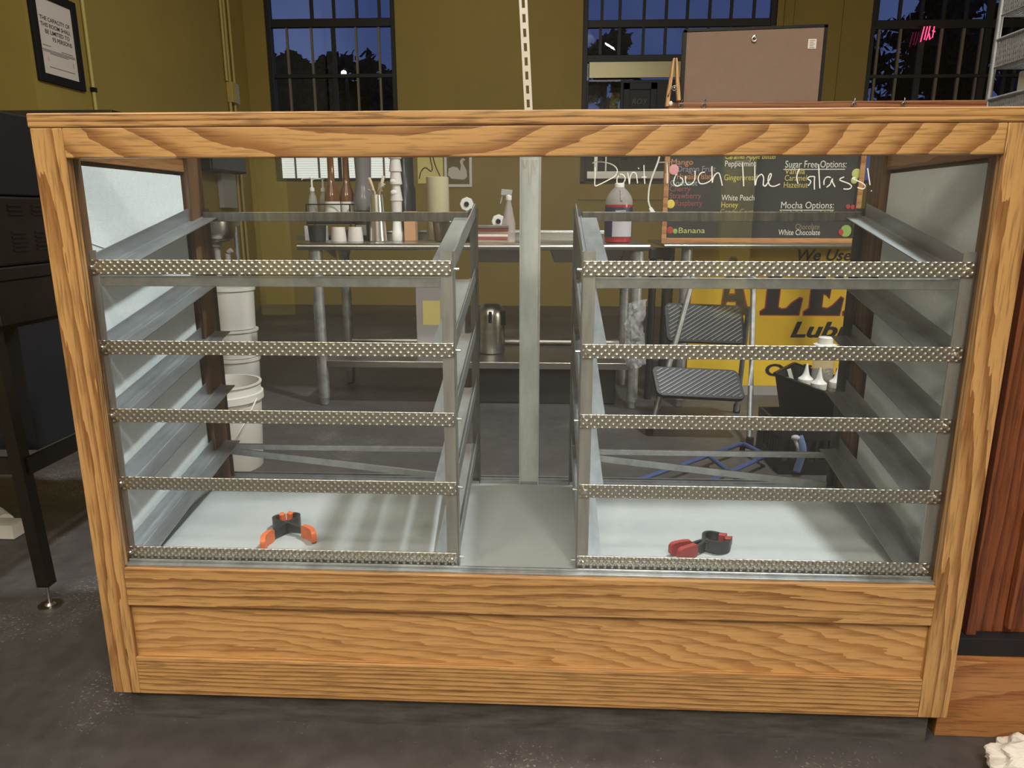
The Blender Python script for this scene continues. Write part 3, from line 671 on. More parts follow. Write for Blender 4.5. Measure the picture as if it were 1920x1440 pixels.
# ================================================================== ON TOP OF THE CASE
rl = thing('wood_plank', (0.67, 0.53, 1.217), 'reddish brown plank with small hooks standing on the back of the case', 'plank')
MB().box(0.322, 1.03, .49, .515, 1.217, 1.2955).build('plank', 'redwood_x', rl, bevel=.0015)
for x in (0.348, 0.40, 0.735, 0.845):
    MB().torus((x, .484, 1.287), (0, 1, 0), .0045, .0014, 14, 6).tube([(x, .485, 1.2915), (x+.003, .489, 1.299), (x+.007, .50, 1.303)], .0012, n=6).build('hook', 'dark_steel', rl, smooth='all')
pf = thing('picture_frame', (0.507, .505, 1.2955), 'back of a black edged frame with brown cardboard standing on the plank', 'picture frame')
MB().prism([(0.356, 1.2957), (0.659, 1.2957), (0.659, 1.452), (0.356, 1.445)], 'xz', .497, .503).build('backing_board', 'cardboard', pf)
m = MB()
m.bar((0.352, .505, 1.2957), (0.352, .505, 1.449), .016, .008, up=(1, 0, 0)).bar((0.662, .505, 1.2957), (0.662, .505, 1.456), .016, .008, up=(1, 0, 0)).bar((0.349, .505, 1.447), (0.666, .505, 1.4545), .016, .007)
m.build('frame', 'black_gloss', pf)
MB().box(.625, .643, .4955, .4972, 1.407, 1.427).build('price_sticker', 'paper', pf)
m = MB()
for k in range(5): m.box(.628, .640-.003*(k % 2), .4952, .4956, 1.409+k*.0035, 1.4102+k*.0035)
m.build('sticker_print', 'ink_grey', pf)
MB().torus((.505, .494, 1.428), (0, 1, 0), .005, .0016, 14, 6).box(.500, .510, .4955, .497, 1.431, 1.436).build('hanger_hook', 'screw', pf, smooth='all')
cp = thing('clothespin', (0.328, .478, 1.285), 'large wooden clothespin clipped upright to the left end of the plank', 'clothespin')
for sgn, tilt in ((-1, -.2), (1, .2)):
    m = MB()
    pts = [(.3285+sgn*.0008, 1.386), (.3285+sgn*.0045, 1.386), (.3285+sgn*.014, 1.318), (.3285+sgn*.0165, 1.285 if sgn < 0 else 1.297), (.3285+sgn*.009, 1.285 if sgn < 0 else 1.297), (.3285+sgn*.0055, 1.322)]
    m.prism(pts, 'xz', .470, .484).build('jaw', 'pin_wood', cp, bevel=.0008)
MB().torus((.3285, .468, 1.322), (0, 1, 0), .005, .0015, 16, 6).tube([(.323, .468, 1.322), (.316, .468, 1.306), (.315, .476, 1.303)], .0013, n=6).cyl((.3285, .466, 1.322), (.3285, .486, 1.322), .0028, n=10).build('spring', 'dark_steel', cp, smooth='all')
MB().ball((.3225, .468, 1.290), (.0045, .004, .0055)).build('bead', 'white_plastic', cp, smooth='all')
# slotted upright at the back of the case
su = thing('slotted_upright', (0.0, .525, 1.217), 'tall pale slotted metal upright rising behind the case top', 'upright')
m = MB(); x = lambda z: 0.004-(z-1.217)*.058
zz = 1.217; pitch = .0306
while zz < 1.72:
    c0, c1 = x(zz), x(zz+pitch)
    w, sl = .0095, .0036
    for s0, s1, a, e in ((-w, -sl, 0, 1), (sl, w, 0, 1), (-sl, sl, 0, .42)):
        za, zb = zz+pitch*a, zz+pitch*e; ca, cb = x(za), x(zb)
        m.hexa([(ca+s0, .523, za), (ca+s1, .523, za), (ca+s1, .526, za), (ca+s0, .526, za), (cb+s0, .523, zb), (cb+s1, .523, zb), (cb+s1, .526, zb), (cb+s0, .526, zb)])
    for s0, s1 in ((-w, -w+.002), (w-.002, w)):
        m.hexa([(c0+s0, .526, zz), (c0+s1, .526, zz), (c0+s1, .540, zz), (c0+s0, .540, zz), (c1+s0, .526, zz+pitch), (c1+s1, .526, zz+pitch), (c1+s1, .540, zz+pitch), (c1+s0, .540, zz+pitch)])
    zz += pitch
m.build('slotted_channel', 'slot_white', su)
MB().box(x(1.217)-.008, x(1.7)+.03, .5385, .5395, 1.217, 1.23).build('foot_tab', 'slot_white', su)

# ================================================================== RIGHT SIDE
ws = thing('wire_shelf', (1.6, 0.55, 0), 'grey wire mesh shelf unit standing behind the wood counter at the right edge', 'shelf unit')
px0, px1, py0, py1 = 1.262, 1.9, 0.22, 0.9
for (xx, yy) in ((px0, py0), (px1, py0), (px0, py1), (px1, py1)):
    MB().cyl((xx, yy, 0), (xx, yy, 1.95), .008, n=14).build('post', 'galvanised', ws, smooth=True)
def mesh_shelf(z, h):
    m = MB(); n2 = 84
    for k in range(n2):
        yy = py0+(py1-py0-.02)*k/(n2-1)
        for xx in (px0, px1):
            m.bar((xx, yy, z), (xx, yy+.02, z+h), .0022, .0022, up=(1, 0, 0)); m.bar((xx, yy+.02, z), (xx, yy, z+h), .0022, .0022, up=(1, 0, 0))
    n3 = 50
    for k in range(n3):
        yy = py0+(py1-py0)*k/(n3-1); m.bar((px0, yy, z), (px1, yy, z), .004, .002)
        xx = px0+(px1-px0)*k/(n3-1); m.bar((xx, py0, z), (xx, py1, z), .004, .002)
        m.bar((xx, py1, z), (xx+.01, py1, z+h), .0022, .0022, up=(0, 1, 0)); m.bar((xx+.01, py1, z), (xx, py1, z+h), .0022, .0022, up=(0, 1, 0))
    o = m.build('mesh_basket', 'wire_grey', ws)
    rim = MB()
    for zz in (z, z+h):
        r_ = .0055 if zz > z else .003
        rim.cyl((px0, py0, zz), (px1, py0, zz), r_, n=10).cyl((px0, py1, zz), (px1, py1, zz), r_, n=10).cyl((px0, py0, zz), (px0, py1, zz), r_, n=10).cyl((px1, py0, zz), (px1, py1, zz), r_, n=10)
    rim.build('rim', 'galvanised', o, smooth=True)
mesh_shelf(1.282, .07); mesh_shelf(1.434, .07); mesh_shelf(1.565, .07)
bx = thing('cardboard_box', (1.50, .66, 1.285), 'cream box with a dark slot on the wire shelf', 'box')
MB().box(1.315, 1.72, 0.45, 0.87, 1.2855, 1.42).build('carton', 'paper', bx, bevel=.003)
MB().box(1.3135, 1.3155, 0.60, 0.80, 1.375, 1.392).build('slot', 'black', bx)

# panelled counter to the right of the case
ct = thing('wood_counter', (1.15, 0.3, 0), 'reddish brown wooden counter end beside the right of the case', 'counter')
MB().box(0.905, 1.245, 0.085, 0.5, 0.215, 1.16).build('counter_body', 'redwood', ct, bevel=.002)
MB().box(0.985, 1.0, 0.07, 0.085, 0.23, 1.14).box(0.905, 0.925, .07, .085, .215, 1.16).box(1.05, 1.245, .072, .085, .23, 1.14).build('batten', 'redwood', ct, bevel=.002)
MB().box(0.872, 1.245, 0.06, 0.5, 0.175, 0.215).build('ledge', 'black_plastic', ct, bevel=.002)
MB().box(0.856, 1.245, 0.04, 0.5, 0.0, 0.175).build('base_board', 'pine', ct, bevel=.002)
MB().box(0.862, 0.900, 0.10, 0.5, 0.215, 1.16).build('filler_strip', 'stainless_dark', ct)

def crumple(cx, cy, cz, s, seed, name, label, cat, mat='paper', n=26):
    R = random.Random(seed); m = MB()
    g = []
    for j in range(n):
        row = []
        for i in range(n*2):
            ph = math.pi*(j+.5)/n - math.pi/2; th = 2*math.pi*i/(n*2)
            row.append((ph, th))
        g.append(row)
    ax = [(Vector((R.gauss(0, 1), R.gauss(0, 1), R.gauss(0, 1))).normalized(), R.uniform(2, 7), R.uniform(0, 6.28)) for k in range(10)]
    vs = []
    for row in g:
        r_ = []
        for ph, th in row:
            d = Vector((math.cos(ph)*math.cos(th), math.cos(ph)*math.sin(th), math.sin(ph)))
            k = 1.0
            for a, f, o in ax: k += .062*(1-2*abs(((d.dot(a)*f*.32+o) % 1)-.5)*2)
            r_.append(m.b.verts.new((cx+d.x*s[0]*k, cy+d.y*s[1]*k, max(.001, cz+d.z*s[2]*k))))
        vs.append(r_)
    m.skin(vs)
    return tag(m.build(name, mat, origin=(cx, cy, 0)), label, cat)
crumple(0.975, -0.055, 0.028, (.068, .045, .036), 3, 'paper_towel', 'crumpled white paper towel on the floor at the bottom right', 'paper towel')

# ================================================================== LEFT SIDE: oven on a stainless stand
st = thing('steel_stand', (-1.75, 0.8, 0), 'dark stainless equipment stand on adjustable feet left of the case', 'stand')
MB().box(-2.25, -1.30, 0.43, 1.25, 0.885, 0.918).build('top', 'stand_steel', st, bevel=.004)
MB().box(-2.25, -1.305, 0.435, 1.245, 0.775, 0.885).build('apron', 'stand_steel', st, bevel=.002)
MB().box(-2.22, -1.315, 0.50, 1.23, 0.43, 0.775).build('side_panel', 'black_gloss', st)
MB().bar((-1.306, .44, .405), (-1.306, 1.24, .405), .012, .046).bar((-2.24, .44, .405), (-2.24, 1.24, .405), .012, .046).bar((-2.24, .445, .405), (-1.31, .445, .405), .012, .046).build('lower_rail', 'stand_steel', st)
for (lx, ly, ox) in ((-1.305, .425, .035), (-1.305, 1.235, 0.0), (-2.24, .425, 0), (-2.24, 1.235, 0)):
    m = MB(); m.bar((lx-ox, ly, .80), (lx, ly, .065), .004, .032, up=(1, 0, 0)).bar((lx-ox+.014, ly+.016, .80), (lx+.014, ly+.016, .065), .032, .004, up=(1, 0, 0))
    lg = m.build('leg', 'stand_steel', st)
    MB().cyl((lx, ly+.015, 0), (lx, ly+.015, .006), .030, n=22).cyl((lx, ly+.015, .006), (lx, ly+.015, .012), .014, .008, n=16).cyl((lx, ly+.015, .01), (lx, ly+.015, .085), .005, n=10).cyl((lx, ly+.015, .078), (lx, ly+.015, .092), .011, n=6).build('levelling_foot', 'stainless', lg, smooth=True)
ov = thing('oven', (-1.75, 0.8, .918), 'black topped countertop oven with a louvred stainless side on the stand', 'oven')
m = MB().box(-2.15, -1.303, 0.455, 1.2, .919, 1.093)
m.build('body', 'stand_steel', ov, bevel=.008)
for y0 in (.515, .60):
    for z0_, cnt in ((1.045, 3), (.955, 5)):
        m = MB()
        for k in range(cnt): m.box(-1.304, -1.2995, y0, y0+.05, z0_+k*.011, z0_+.004+k*.011)
        m.build('louvre', 'black', ov)
MB().box(-2.15, -1.300, 0.44, 1.2, 1.093, 1.294).build('hood', 'black', ov, bevel=.004)
MB().box(-2.15, -1.35, 1.10, 1.2, 1.294, 1.372).build('back_guard', 'stand_steel', ov, bevel=.002)
MB().box(-1.50, -1.312, .449, .4555, .925, .99).build('badge', 'red_badge', ov)
pd = thing('hose_fitting', (-1.80, .92, 0), 'pale plastic pipe fitting lying on the floor left of the stand leg', 'pipe fitting')
MB().cyl((-1.86, .96, .03), (-1.78, .90, .03), .028, n=14).box(-1.78, -1.70, .83, .89, .002, .05).build('fitting', 'white_plastic', pd, smooth=True, bevel=.003)
MB().tube([(-1.86, .97, .03), (-1.95, 1.02, .03), (-2.05, 1.0, .028)], .018, n=10).build('hose', 'white_plastic', pd, smooth=True)

# ================================================================== LEFT WALL THINGS
ns = thing('framed_notice', (-3.245, 3.78, 1.88), 'black framed capacity notice hanging on the yellow left wall', 'framed notice')
m = MB()
y0, y1, z0, z1 = 3.53, 4.0, 1.885, 2.46
m.box(-3.249, -3.225, y0, y0+.055, z0, z1).box(-3.249, -3.225, y1-.055, y1, z0, z1).box(-3.249, -3.225, y0+.055, y1-.055, z0, z0+.055).box(-3.249, -3.225, y0+.055, y1-.055, z1-.055, z1)
m.build('frame', 'black', ns, bevel=.003)
MB().box(-3.248, -3.236, y0+.05, y1-.05, z0+.05, z1-.05).build('notice_sheet', 'poster_paper', ns)
for s, z, w, off in (('THE CAPACITY OF', 2.272, .30, 0), ('THIS ROOM SHALL', 2.233, .30, 0), ('BE LIMITED TO', 2.194, .245, .01), ('93 PERSONS', 2.155, .20, .05)):
    text(s, .036, (-3.2355, y0+.085+(.30-w)/2+off, z), 'ink', ns, width=w, right=(0, 1, 0), bold=.012, name='notice_lettering')
m = MB()
for k, (ya, yb, zz) in enumerate(((.08, .16, 2.115), (.26, .38, 2.10), (.07, .40, 2.088), (.075, .40, 2.079), (.14, .33, 2.070), (.12, .38, 1.985), (.12, .122, 2.02), (.37, .374, 2.02))):
    m.box(-3.2357, -3.2352, y0+ya, y0+yb, zz, zz+(.005 if k < 6 else .03))
m.build('small_print', 'ink_grey', ns)
cd = thing('conduit', (-3.23, 4.1, 0), 'yellow painted conduit pipe right of the framed notice', 'pipe')
MB().cyl((-3.237, 4.10, 0.0), (-3.237, 4.10, 4.3), .013, n=10).build('pipe', 'yellow_trim', cd, smooth=True)
MB().box(-3.25, -3.22, 4.08, 4.12, 1.90, 1.93).build('clip', 'black', cd)
jb = thing('junction_box', (-3.22, 6.5, 2.15), 'yellow painted junction box with conduits near the back corner', 'junction box')
MB().box(-3.25, -3.19, 6.42, 6.52, 2.16, 2.36).build('box', 'yellow_trim', jb, bevel=.004)
MB().box(-3.25, -3.20, 6.53, 6.62, 2.16, 2.36).build('cover', 'grey_plastic', jb, bevel=.006)
for yy, a, c in ((6.40, 2.36, 4.3), (6.47, 2.36, 4.3), (6.58, 2.36, 4.3), (6.44, 0, 2.16), (6.55, 0, 2.16)):
    MB().cyl((-3.232, yy, a), (-3.232, yy, c), .015, n=10).build('conduit_pipe', 'yellow_trim', jb, smooth=True)
hs = thing('hand_sink', (-2.0, 3.25, .78), 'round stainless hand sink with drain pipes seen behind the left rack', 'sink')
MB().lathe([(.02, .875), (.07, .88), (.105, .905), (.115, .94), (.117, 1.0), (.13, 1.005), (.13, 1.015), (.11, 1.01), (.105, .94), (.06, .90)], (-1.95, 3.05, 0), 30).build('bowl', 'stainless', hs, smooth=True)
MB().cyl((-1.95, 3.05, .875), (-1.95, 3.05, .85), .03, n=14).tube([(-1.95, 3.05, .86), (-1.95, 3.05, .77)], .018, n=12).tube(smooth_path([(-1.95, 3.05, .79), (-1.93, 3.05, .74), (-1.89, 3.05, .76), (-1.885, 3.05, .81), (-1.86, 3.05, .83)]), .016, n=12).tube([(-1.95, 3.05, .78), (-1.95, 3.05, 0)], .016, n=12).build('drain_pipe', 'grey_plastic', hs, smooth=True)
MB().cyl((-2.03, 3.15, 0), (-2.03, 3.15, .985), .013, n=10).cyl((-1.87, 3.15, 0), (-1.87, 3.15, .985), .013, n=10).box(-2.05, -1.85, 3.14, 3.17, .97, 1.0).build('stand_leg', 'galvanised', hs, smooth=True)
td = thing('towel_dispenser', (-3.15, 6.1, 1.42), 'dark towel dispenser box on the left wall above the hand sink', 'dispenser')
MB().box(-3.246, -3.08, 5.55, 6.35, 1.44, 1.86).build('housing', 'black_plastic', td, bevel=.02)
MB().box(-3.245, -3.20, 6.0, 6.33, 1.10, 1.45).build('towel_sheet', 'grey_plastic', td)
bn = thing('white_bin', (-1.78, 3.2, 0), 'tall white stacked pails on the floor behind the left rack', 'pails')
zz = 0.0
for k, h in enumerate((.215, .17, .25)):
    MB().lathe([(.118, 0), (.125, h*.9), (.133, h*.9), (.133, h-.004), (.125, h-.004)], (-1.80, 2.86, zz+.0005), 32).build('pail', 'bucket_white', bn, smooth=True); zz += h
bk = thing('bucket', (-1.26, 1.55, 0), 'white plastic bucket with a wire handle behind the lower left rack', 'bucket')
MB().lathe([(.125, .0), (.128, .004), (.142, .295), (.152, .297), (.152, .325), (.144, .327), (.142, .36), (.148, .362), (.148, .368), (.138, .368), (.122, .02), (.0, .02)], (-1.285, 1.56, 0), 40).build('shell', 'bucket_white', bk, smooth=True)
MB().tube(smooth_path([(-1.135, 1.52, .31), (-1.16, 1.42, .22), (-1.23, 1.40, .14), (-1.33, 1.40, .17), (-1.43, 1.50, .31)], 6), .0032, n=6).build('handle', 'white_plastic', bk, smooth='all')

# ================================================================== BACK TABLES
tb = thing('steel_table', (-0.33, 2.9, 0), 'long stainless sink table with pipe legs behind the case', 'table')
m = MB()
m.box(-1.25, 0.56, 2.53, 3.2, .874, .892).cyl((-1.27, 2.525, .876), (0.58, 2.525, .876), .0175, n=14)
m.build('tabletop', 'stainless', tb, smooth=True)
MB().box(-1.25, 0.56, 3.185, 3.2, .892, .935).cyl((-1.25, 3.19, .937), (0.56, 3.19, .937), .013, n=12).build('backsplash', 'stainless', tb, smooth=True)
for (lx, ly) in ((-1.19, 2.57), (0.525, 2.57), (-1.19, 3.12), (0.525, 3.12)):
    lg = MB().cyl((lx, ly, .04), (lx, ly, .872), .030, n=20).cyl((lx, ly, .80), (lx, ly, .872), .036, n=20).build('leg', 'galvanised', tb, smooth=True)
    MB().lathe([(.02, 0), (.024, .004), (.026, .05), (.031, .055)], (lx, ly, 0), 18).build('foot', 'galvanised', lg, smooth=True)
MB().box(-1.19, 0.525, 2.555, 2.575, .218, .254).build('lower_rail', 'stainless', tb, bevel=.002)
MB().box(-1.19, 0.525, 2.575, 3.12, .244, .252).cyl((-1.19, 3.12, .27), (0.525, 3.12, .27), .02, n=10).build('lower_shelf', 'stainless_dark', tb)
for x0, x1 in ((-.36, -.02), (.06, .22), (.34, .47)):
    MB().hexa([(x0+.03, 2.62, .79), (x1-.03, 2.62, .79), (x1-.03, 3.0, .79), (x0+.03, 3.0, .79), (x0, 2.6, .872), (x1, 2.6, .872), (x1, 3.02, .872), (x0, 3.02, .872)]).build('sink_bowl', 'stainless_dark', tb, bevel=.006)
MB().bar((-1.22, 3.19, .90), (-1.5, 3.19, .90), .02, .03).prism([(-1.26, .90), (-1.42, .90), (-1.26, .77)], 'xz', 3.18, 3.20).build('drainboard_bracket', 'stainless_dark', tb)
tag(MB().box(-.36, .44, 2.63, 3.08, 0.001, .215).build('storage_tote', 'black_plastic', bevel=.01, origin=(.04, 2.85, 0)), 'black low storage tote under the right of the sink table', 'tote')

t2 = thing('side_table', (1.25, 2.9, 0), 'stainless side table holding the chalkboard menu', 'table')
MB().box(0.66, 1.98, 2.56, 3.2, .876, .8905).cyl((0.66, 2.555, .881), (1.98, 2.555, .881), .0105, n=14).build('tabletop', 'stainless', t2, smooth=True)
for (lx, ly) in ((0.79, 2.62), (1.90, 2.62), (0.79, 3.13), (1.90, 3.13)):
    lg = MB().cyl((lx, ly, .04), (lx, ly, .876), .027, n=18).build('leg', 'galvanised', t2, smooth=True)
    MB().lathe([(.018, 0), (.022, .004), (.024, .05), (.028, .055)], (lx, ly, 0), 16).build('foot', 'galvanised', lg, smooth=True)
pl = thing('drain_stand', (0.66, 2.75, 0), 'pair of dark vertical drain pipes between the two steel tables', 'pipes')
for xx in (0.64, 0.715): MB().cyl((xx, 2.78, 0), (xx, 2.78, .85), .021, n=14).build('pipe', 'black_plastic', pl, smooth=True)
MB().box(.615, .735, 2.75, 2.81, .80, .862).build('coupling', 'black_plastic', pl, bevel=.006)

# ---- chalkboard menu
cb = thing('chalkboard', (1.17, 2.72, .891), 'wood framed black chalkboard listing syrup flavours on the side table', 'chalkboard')
X0, X1, Z0, Z1 = .662, 1.695, .892, 1.50
MB().box(X0+.02, X1-.02, 2.69, 2.70, Z0+.015, Z1-.015).build('slate', 'slate', cb)
m = MB().box(X0, X0+.026, 2.68, 2.71, Z0, Z1).box(X1-.026, X1, 2.68, 2.71, Z0, Z1).box(X0+.026, X1-.026, 2.68, 2.71, Z0, Z0+.026).box(X0+.026, X1-.026, 2.68, 2.71, Z1-.026, Z1)
m.build('frame', 'chalk_frame', cb, bevel=.002)
MB().bar((1.18, 2.715, 1.35), (1.18, 2.92, .893), .04, .012, up=(0, 1, 0)).build('prop_leg', 'chalk_frame', cb)
CH = [('Mango', .697, 1.295, .113, 'chalk_orange'), ('Dragon Fruit', .732, 1.26, .197, 'chalk_violet'), ('Hawaiian Island', .731, 1.222, .194, 'chalk_orange'), ('Coconut', .697, 1.189, .142, 'chalk_teal'),
 ('Cherry', .695, 1.16, .109, 'chalk_red'), ('Strawberry', .697, 1.124, .165, 'chalk_red'), ('Raspberry', .73, 1.086, .14, 'chalk_red'), ('Passion Fruit', .691, 1.017, .203, 'chalk_white'), ('Banana', .754, .944, .139, 'chalk_green'),
 ('Caramel Apple Butter', .974, 1.323, .266, 'chalk_yellow'), ('Peppermint', .976, 1.286, .16, 'chalk_white'), ('Gingerbread', .976, 1.216, .171, 'chalk_yellow'), ('White Peach', .969, 1.113, .172, 'chalk_white'), ('Honey', .971, 1.077, .087, 'chalk_yellow'), ('Candy Corn', .968, 1.041, .173, 'chalk_dim'),
 ('Sugar Free Options:', 1.287, 1.279, .313, 'chalk_white'), ('Vanilla', 1.287, 1.247, .104, 'chalk_yellow'), ('Caramel', 1.29, 1.213, .113, 'chalk_yellow'), ('Hazelnut', 1.288, 1.178, .123, 'chalk_yellow'),
 ('Mocha Options:', 1.283, 1.072, .274, 'chalk_white'), ('Sea Salt Caramel Toffee', 1.283, 1.036, .302, 'chalk_yellow'), ('Chocolate', 1.368, .964, .125, 'chalk_dim'), ('White Chocolate', 1.281, .934, .218, 'chalk_white')]
for s, xx, zz, w, mt in CH:
    text(s, .042 if mt != 'chalk_white' or 'Options' not in s else .05, (xx, 2.689, zz), mt, cb, width=w, name='chalk_lettering', label='chalk words ' + s.strip(':'))
m = MB(); m.box(1.28, 1.595, 2.6885, 2.6892, 1.268, 1.272).box(1.278, 1.56, 2.6885, 2.6892, 1.061, 1.065)
m.build('underline', 'chalk_white', cb)
for (xx, zz, r, mt) in ((.712, 1.27, .026, 'fruit_pink'), (.704, 1.095, .022, 'fruit_yellow'), (.708, .958, .018, 'fruit_red'), (.735, .953, .013, 'fruit_green'), (1.655, 1.248, .024, 'chalk_green'), (1.648, 1.215, .018, 'chalk_green'), (1.63, 1.08, .012, 'fruit_red'), (1.655, 1.078, .012, 'fruit_red'), (1.632, .955, .030, 'fruit_green'), (1.612, .95, .018, 'fruit_red')):
    MB().ball((xx, 2.688, zz), (r, .0015, r*1.05), 16, 8).build('fruit_drawing', mt, cb, smooth='all')
pc = MB().tube(smooth_path([(.69, 2.74, 1.44), (.69, 2.73, 1.505), (.685, 2.695, 1.512), (.672, 2.66, 1.49), (.63, 2.62, 1.36), (.615, 2.62, 1.30), (.592, 2.62, 1.235), (.578, 2.62, 1.18), (.575, 2.62, 1.13), (.578, 2.62, 1.10), (.588, 2.62, 1.075)], 5), .0045, n=8)
pc.hexa([(.580, 2.61, 1.072), (.594, 2.61, 1.079), (.594, 2.63, 1.079), (.580, 2.63, 1.072), (.597, 2.605, 1.033), (.618, 2.605, 1.046), (.618, 2.635, 1.046), (.597, 2.635, 1.033)])
tag(pc.build('power_cord', 'white_plastic', origin=(.6, 2.62, 1.05)), 'white power cord with a plug draped over the left corner of the chalkboard', 'cord')

# ---- yellow enamel sign
sg = thing('advertising_sign', (1.45, 2.93, .0), 'yellow painted sign with black and red lettering under the side table', 'sign')
SX0, SX1 = .88, 1.868
MB().box(SX0, SX1, 2.90, 2.915, .055, .853).build('sign_board', 'sign_yellow', sg, bevel=.003)
MB().box(SX0, SX1, 2.895, 2.92, .0, .055).build('bottom_rail', 'sign_grey', sg)
text('We Use G', .088, (1.465, 2.8985, .788), 'sign_black', sg, width=.395, shear=.25, bold=.018, name='sign_lettering')
text('Lubri', .125, (1.465, 2.8985, .35), 'sign_black', sg, width=.385, shear=.25, bold=.03, name='sign_lettering')
text('Ordinary', .10, (1.338, 2.8985, .118), 'sign_black', sg, width=.525, bold=.025, name='sign_lettering')
def slab_letter(pts, holes=()):
    return pts
AL = {'A': [(1.0, .49), (1.06, .52), (1.085, .77), (1.095, .80), (1.12, .80), (1.132, .77), (1.20, .52), (1.235, .49), (1.235, .478), (1.13, .478), (1.13, .49), (1.148, .515), (1.142, .555), (1.085, .555), (1.072, .515), (1.095, .49), (1.095, .478), (1.0, .478)],
 'L': [(1.285, .752), (1.40, .752), (1.415, .735), (1.385, .715), (1.378, .52), (1.40, .508), (1.43, .512), (1.46, .545), (1.50, .575), (1.512, .57), (1.50, .478), (1.285, .478), (1.285, .495), (1.312, .515), (1.318, .715), (1.285, .735)],
 'E': [(1.53, .752), (1.72, .752), (1.735, .655), (1.71, .665), (1.68, .71), (1.63, .712), (1.628, .64), (1.66, .66), (1.67, .66), (1.665, .575), (1.65, .595), (1.627, .60), (1.625, .52), (1.66, .512), (1.69, .53), (1.73, .58), (1.742, .572), (1.73, .478), (1.53, .478), (1.53, .495), (1.558, .515), (1.562, .715), (1.53, .735)],
 'M': [(1.752, .752), (1.868, .752), (1.868, .478), (1.752, .478), (1.752, .495), (1.785, .515), (1.785, .715), (1.752, .735)]}
for k, pts in AL.items():
    cx = sum(p[0] for p in pts)/len(pts); cz = sum(p[1] for p in pts)/len(pts)
    # a red keyline: the same outline pushed outward along its own normals
    n_ = len(pts); ar = sum(pts[i][0]*pts[(i+1) % n_][1]-pts[(i+1) % n_][0]*pts[i][1] for i in range(n_)); sg_ = -1 if ar > 0 else 1
    out = []
    for i in range(n_):
        a, b_, c_ = Vector(pts[i-1]+(0,)), Vector(pts[i]+(0,)), Vector(pts[(i+1) % n_]+(0,))
        d = (b_-a).normalized()+(c_-b_).normalized(); d = d.normalized() if d.length > 1e-6 else Vector((1, 0, 0))
        nn = Vector((-d.y, d.x, 0))*sg_
        q = b_+nn*.008; out.append((min(q.x, SX1), q.y))
    MB().prism(out, 'xz', 2.8985, 2.8999).build('letter_outline', 'sign_red', sg)
    o = MB().prism(pts, 'xz', 2.8972, 2.8984).build('sign_letter', 'sign_black', sg); o['label'] = 'big black letter ' + k
MB().prism([(1.098, .60), (1.128, .60), (1.116, .70)], 'xz', 2.8962, 2.8971).build('letter_counter', 'sign_yellow', sg)
MB().prism([(1.092, .592), (1.135, .592), (1.116, .72)], 'xz', 2.8967, 2.8972).build('letter_outline', 'sign_red', sg)

# ---- sanitiser jug
jg = thing('sanitizer_jug', (.428, 2.66, .893), 'clear gallon jug of red sanitizer with a dark label on the sink table', 'jug')
MB().lathe([(.072, .198), (.0715, .22), (.064, .24), (.045, .268), (.028, .284), (.023, .291)], (.428, 2.665, .893), 32).build('bottle', 'jug_plastic', jg, smooth=True)
MB().lathe([(.060, 0), (.070, .006), (.072, .02), (.072, .198)], (.428, 2.665, .893), 32).build('liquid', 'red_liquid', jg, smooth=True)
def wrap(c, r, z0, z1, a0, a1, mat, parent, name, lab=None):
    m = MB(); n_ = 16; A, B_ = [], []
    for i in range(n_+1):
        a = math.radians(a0+(a1-a0)*i/n_)
        A.append((c[0]+r*math.sin(a), c[1]-r*math.cos(a))); 
    rows = [[m.b.verts.new((p[0], p[1], z)) for p in A] for z in (z0, z1)]
    rin = [[m.b.verts.new((c[0]+(p[0]-c[0])*.985, c[1]+(p[1]-c[1])*.985, z)) for p in A] for z in (z0, z1)]
    for i in range(n_):
        m.b.faces.new((rows[0][i], rows[0][i+1], rows[1][i+1], rows[1][i])); m.b.faces.new((rin[1][i], rin[1][i+1], rin[0][i+1], rin[0][i]))
        m.b.faces.new((rows[1][i], rows[1][i+1], rin[1][i+1], rin[1][i])); m.b.faces.new((rin[0][i], rin[0][i+1], rows[0][i+1], rows[0][i]))
    m.b.faces.new((rows[0][0], rows[1][0], rin[1][0], rin[0][0])); m.b.faces.new((rin[0][-1], rin[1][-1], rows[1][-1], rows[0][-1]))
    o = m.build(name, mat, parent, smooth=True)
    if lab: o['label'] = lab
    return o
JC = (.428, 2.665)
wrap(JC, .0735, .925, 1.078, -100, 100, 'label_navy', jg, 'label')
wrap(JC, .0745, .927, 1.045, -30, 62, 'label_grey', jg, 'label_panel')
text('SANITIZER', .016, (.428-.024, 2.665-.0762, 1.052), 'paper', jg, width=.055, name='label_lettering', bold=.01)
MB().lathe([(.024, .287), (.026, .288), (.026, .306), (.022, .309)], (.428, 2.665, .893), 24).build('cap', 'white_plastic', jg, smooth=True)
MB().tube(smooth_path([(.432, 2.615, 1.165), (.432, 2.600, 1.14), (.432, 2.593, 1.11)]), .006, n=8).build('handle', 'jug_plastic', jg, smooth='all')

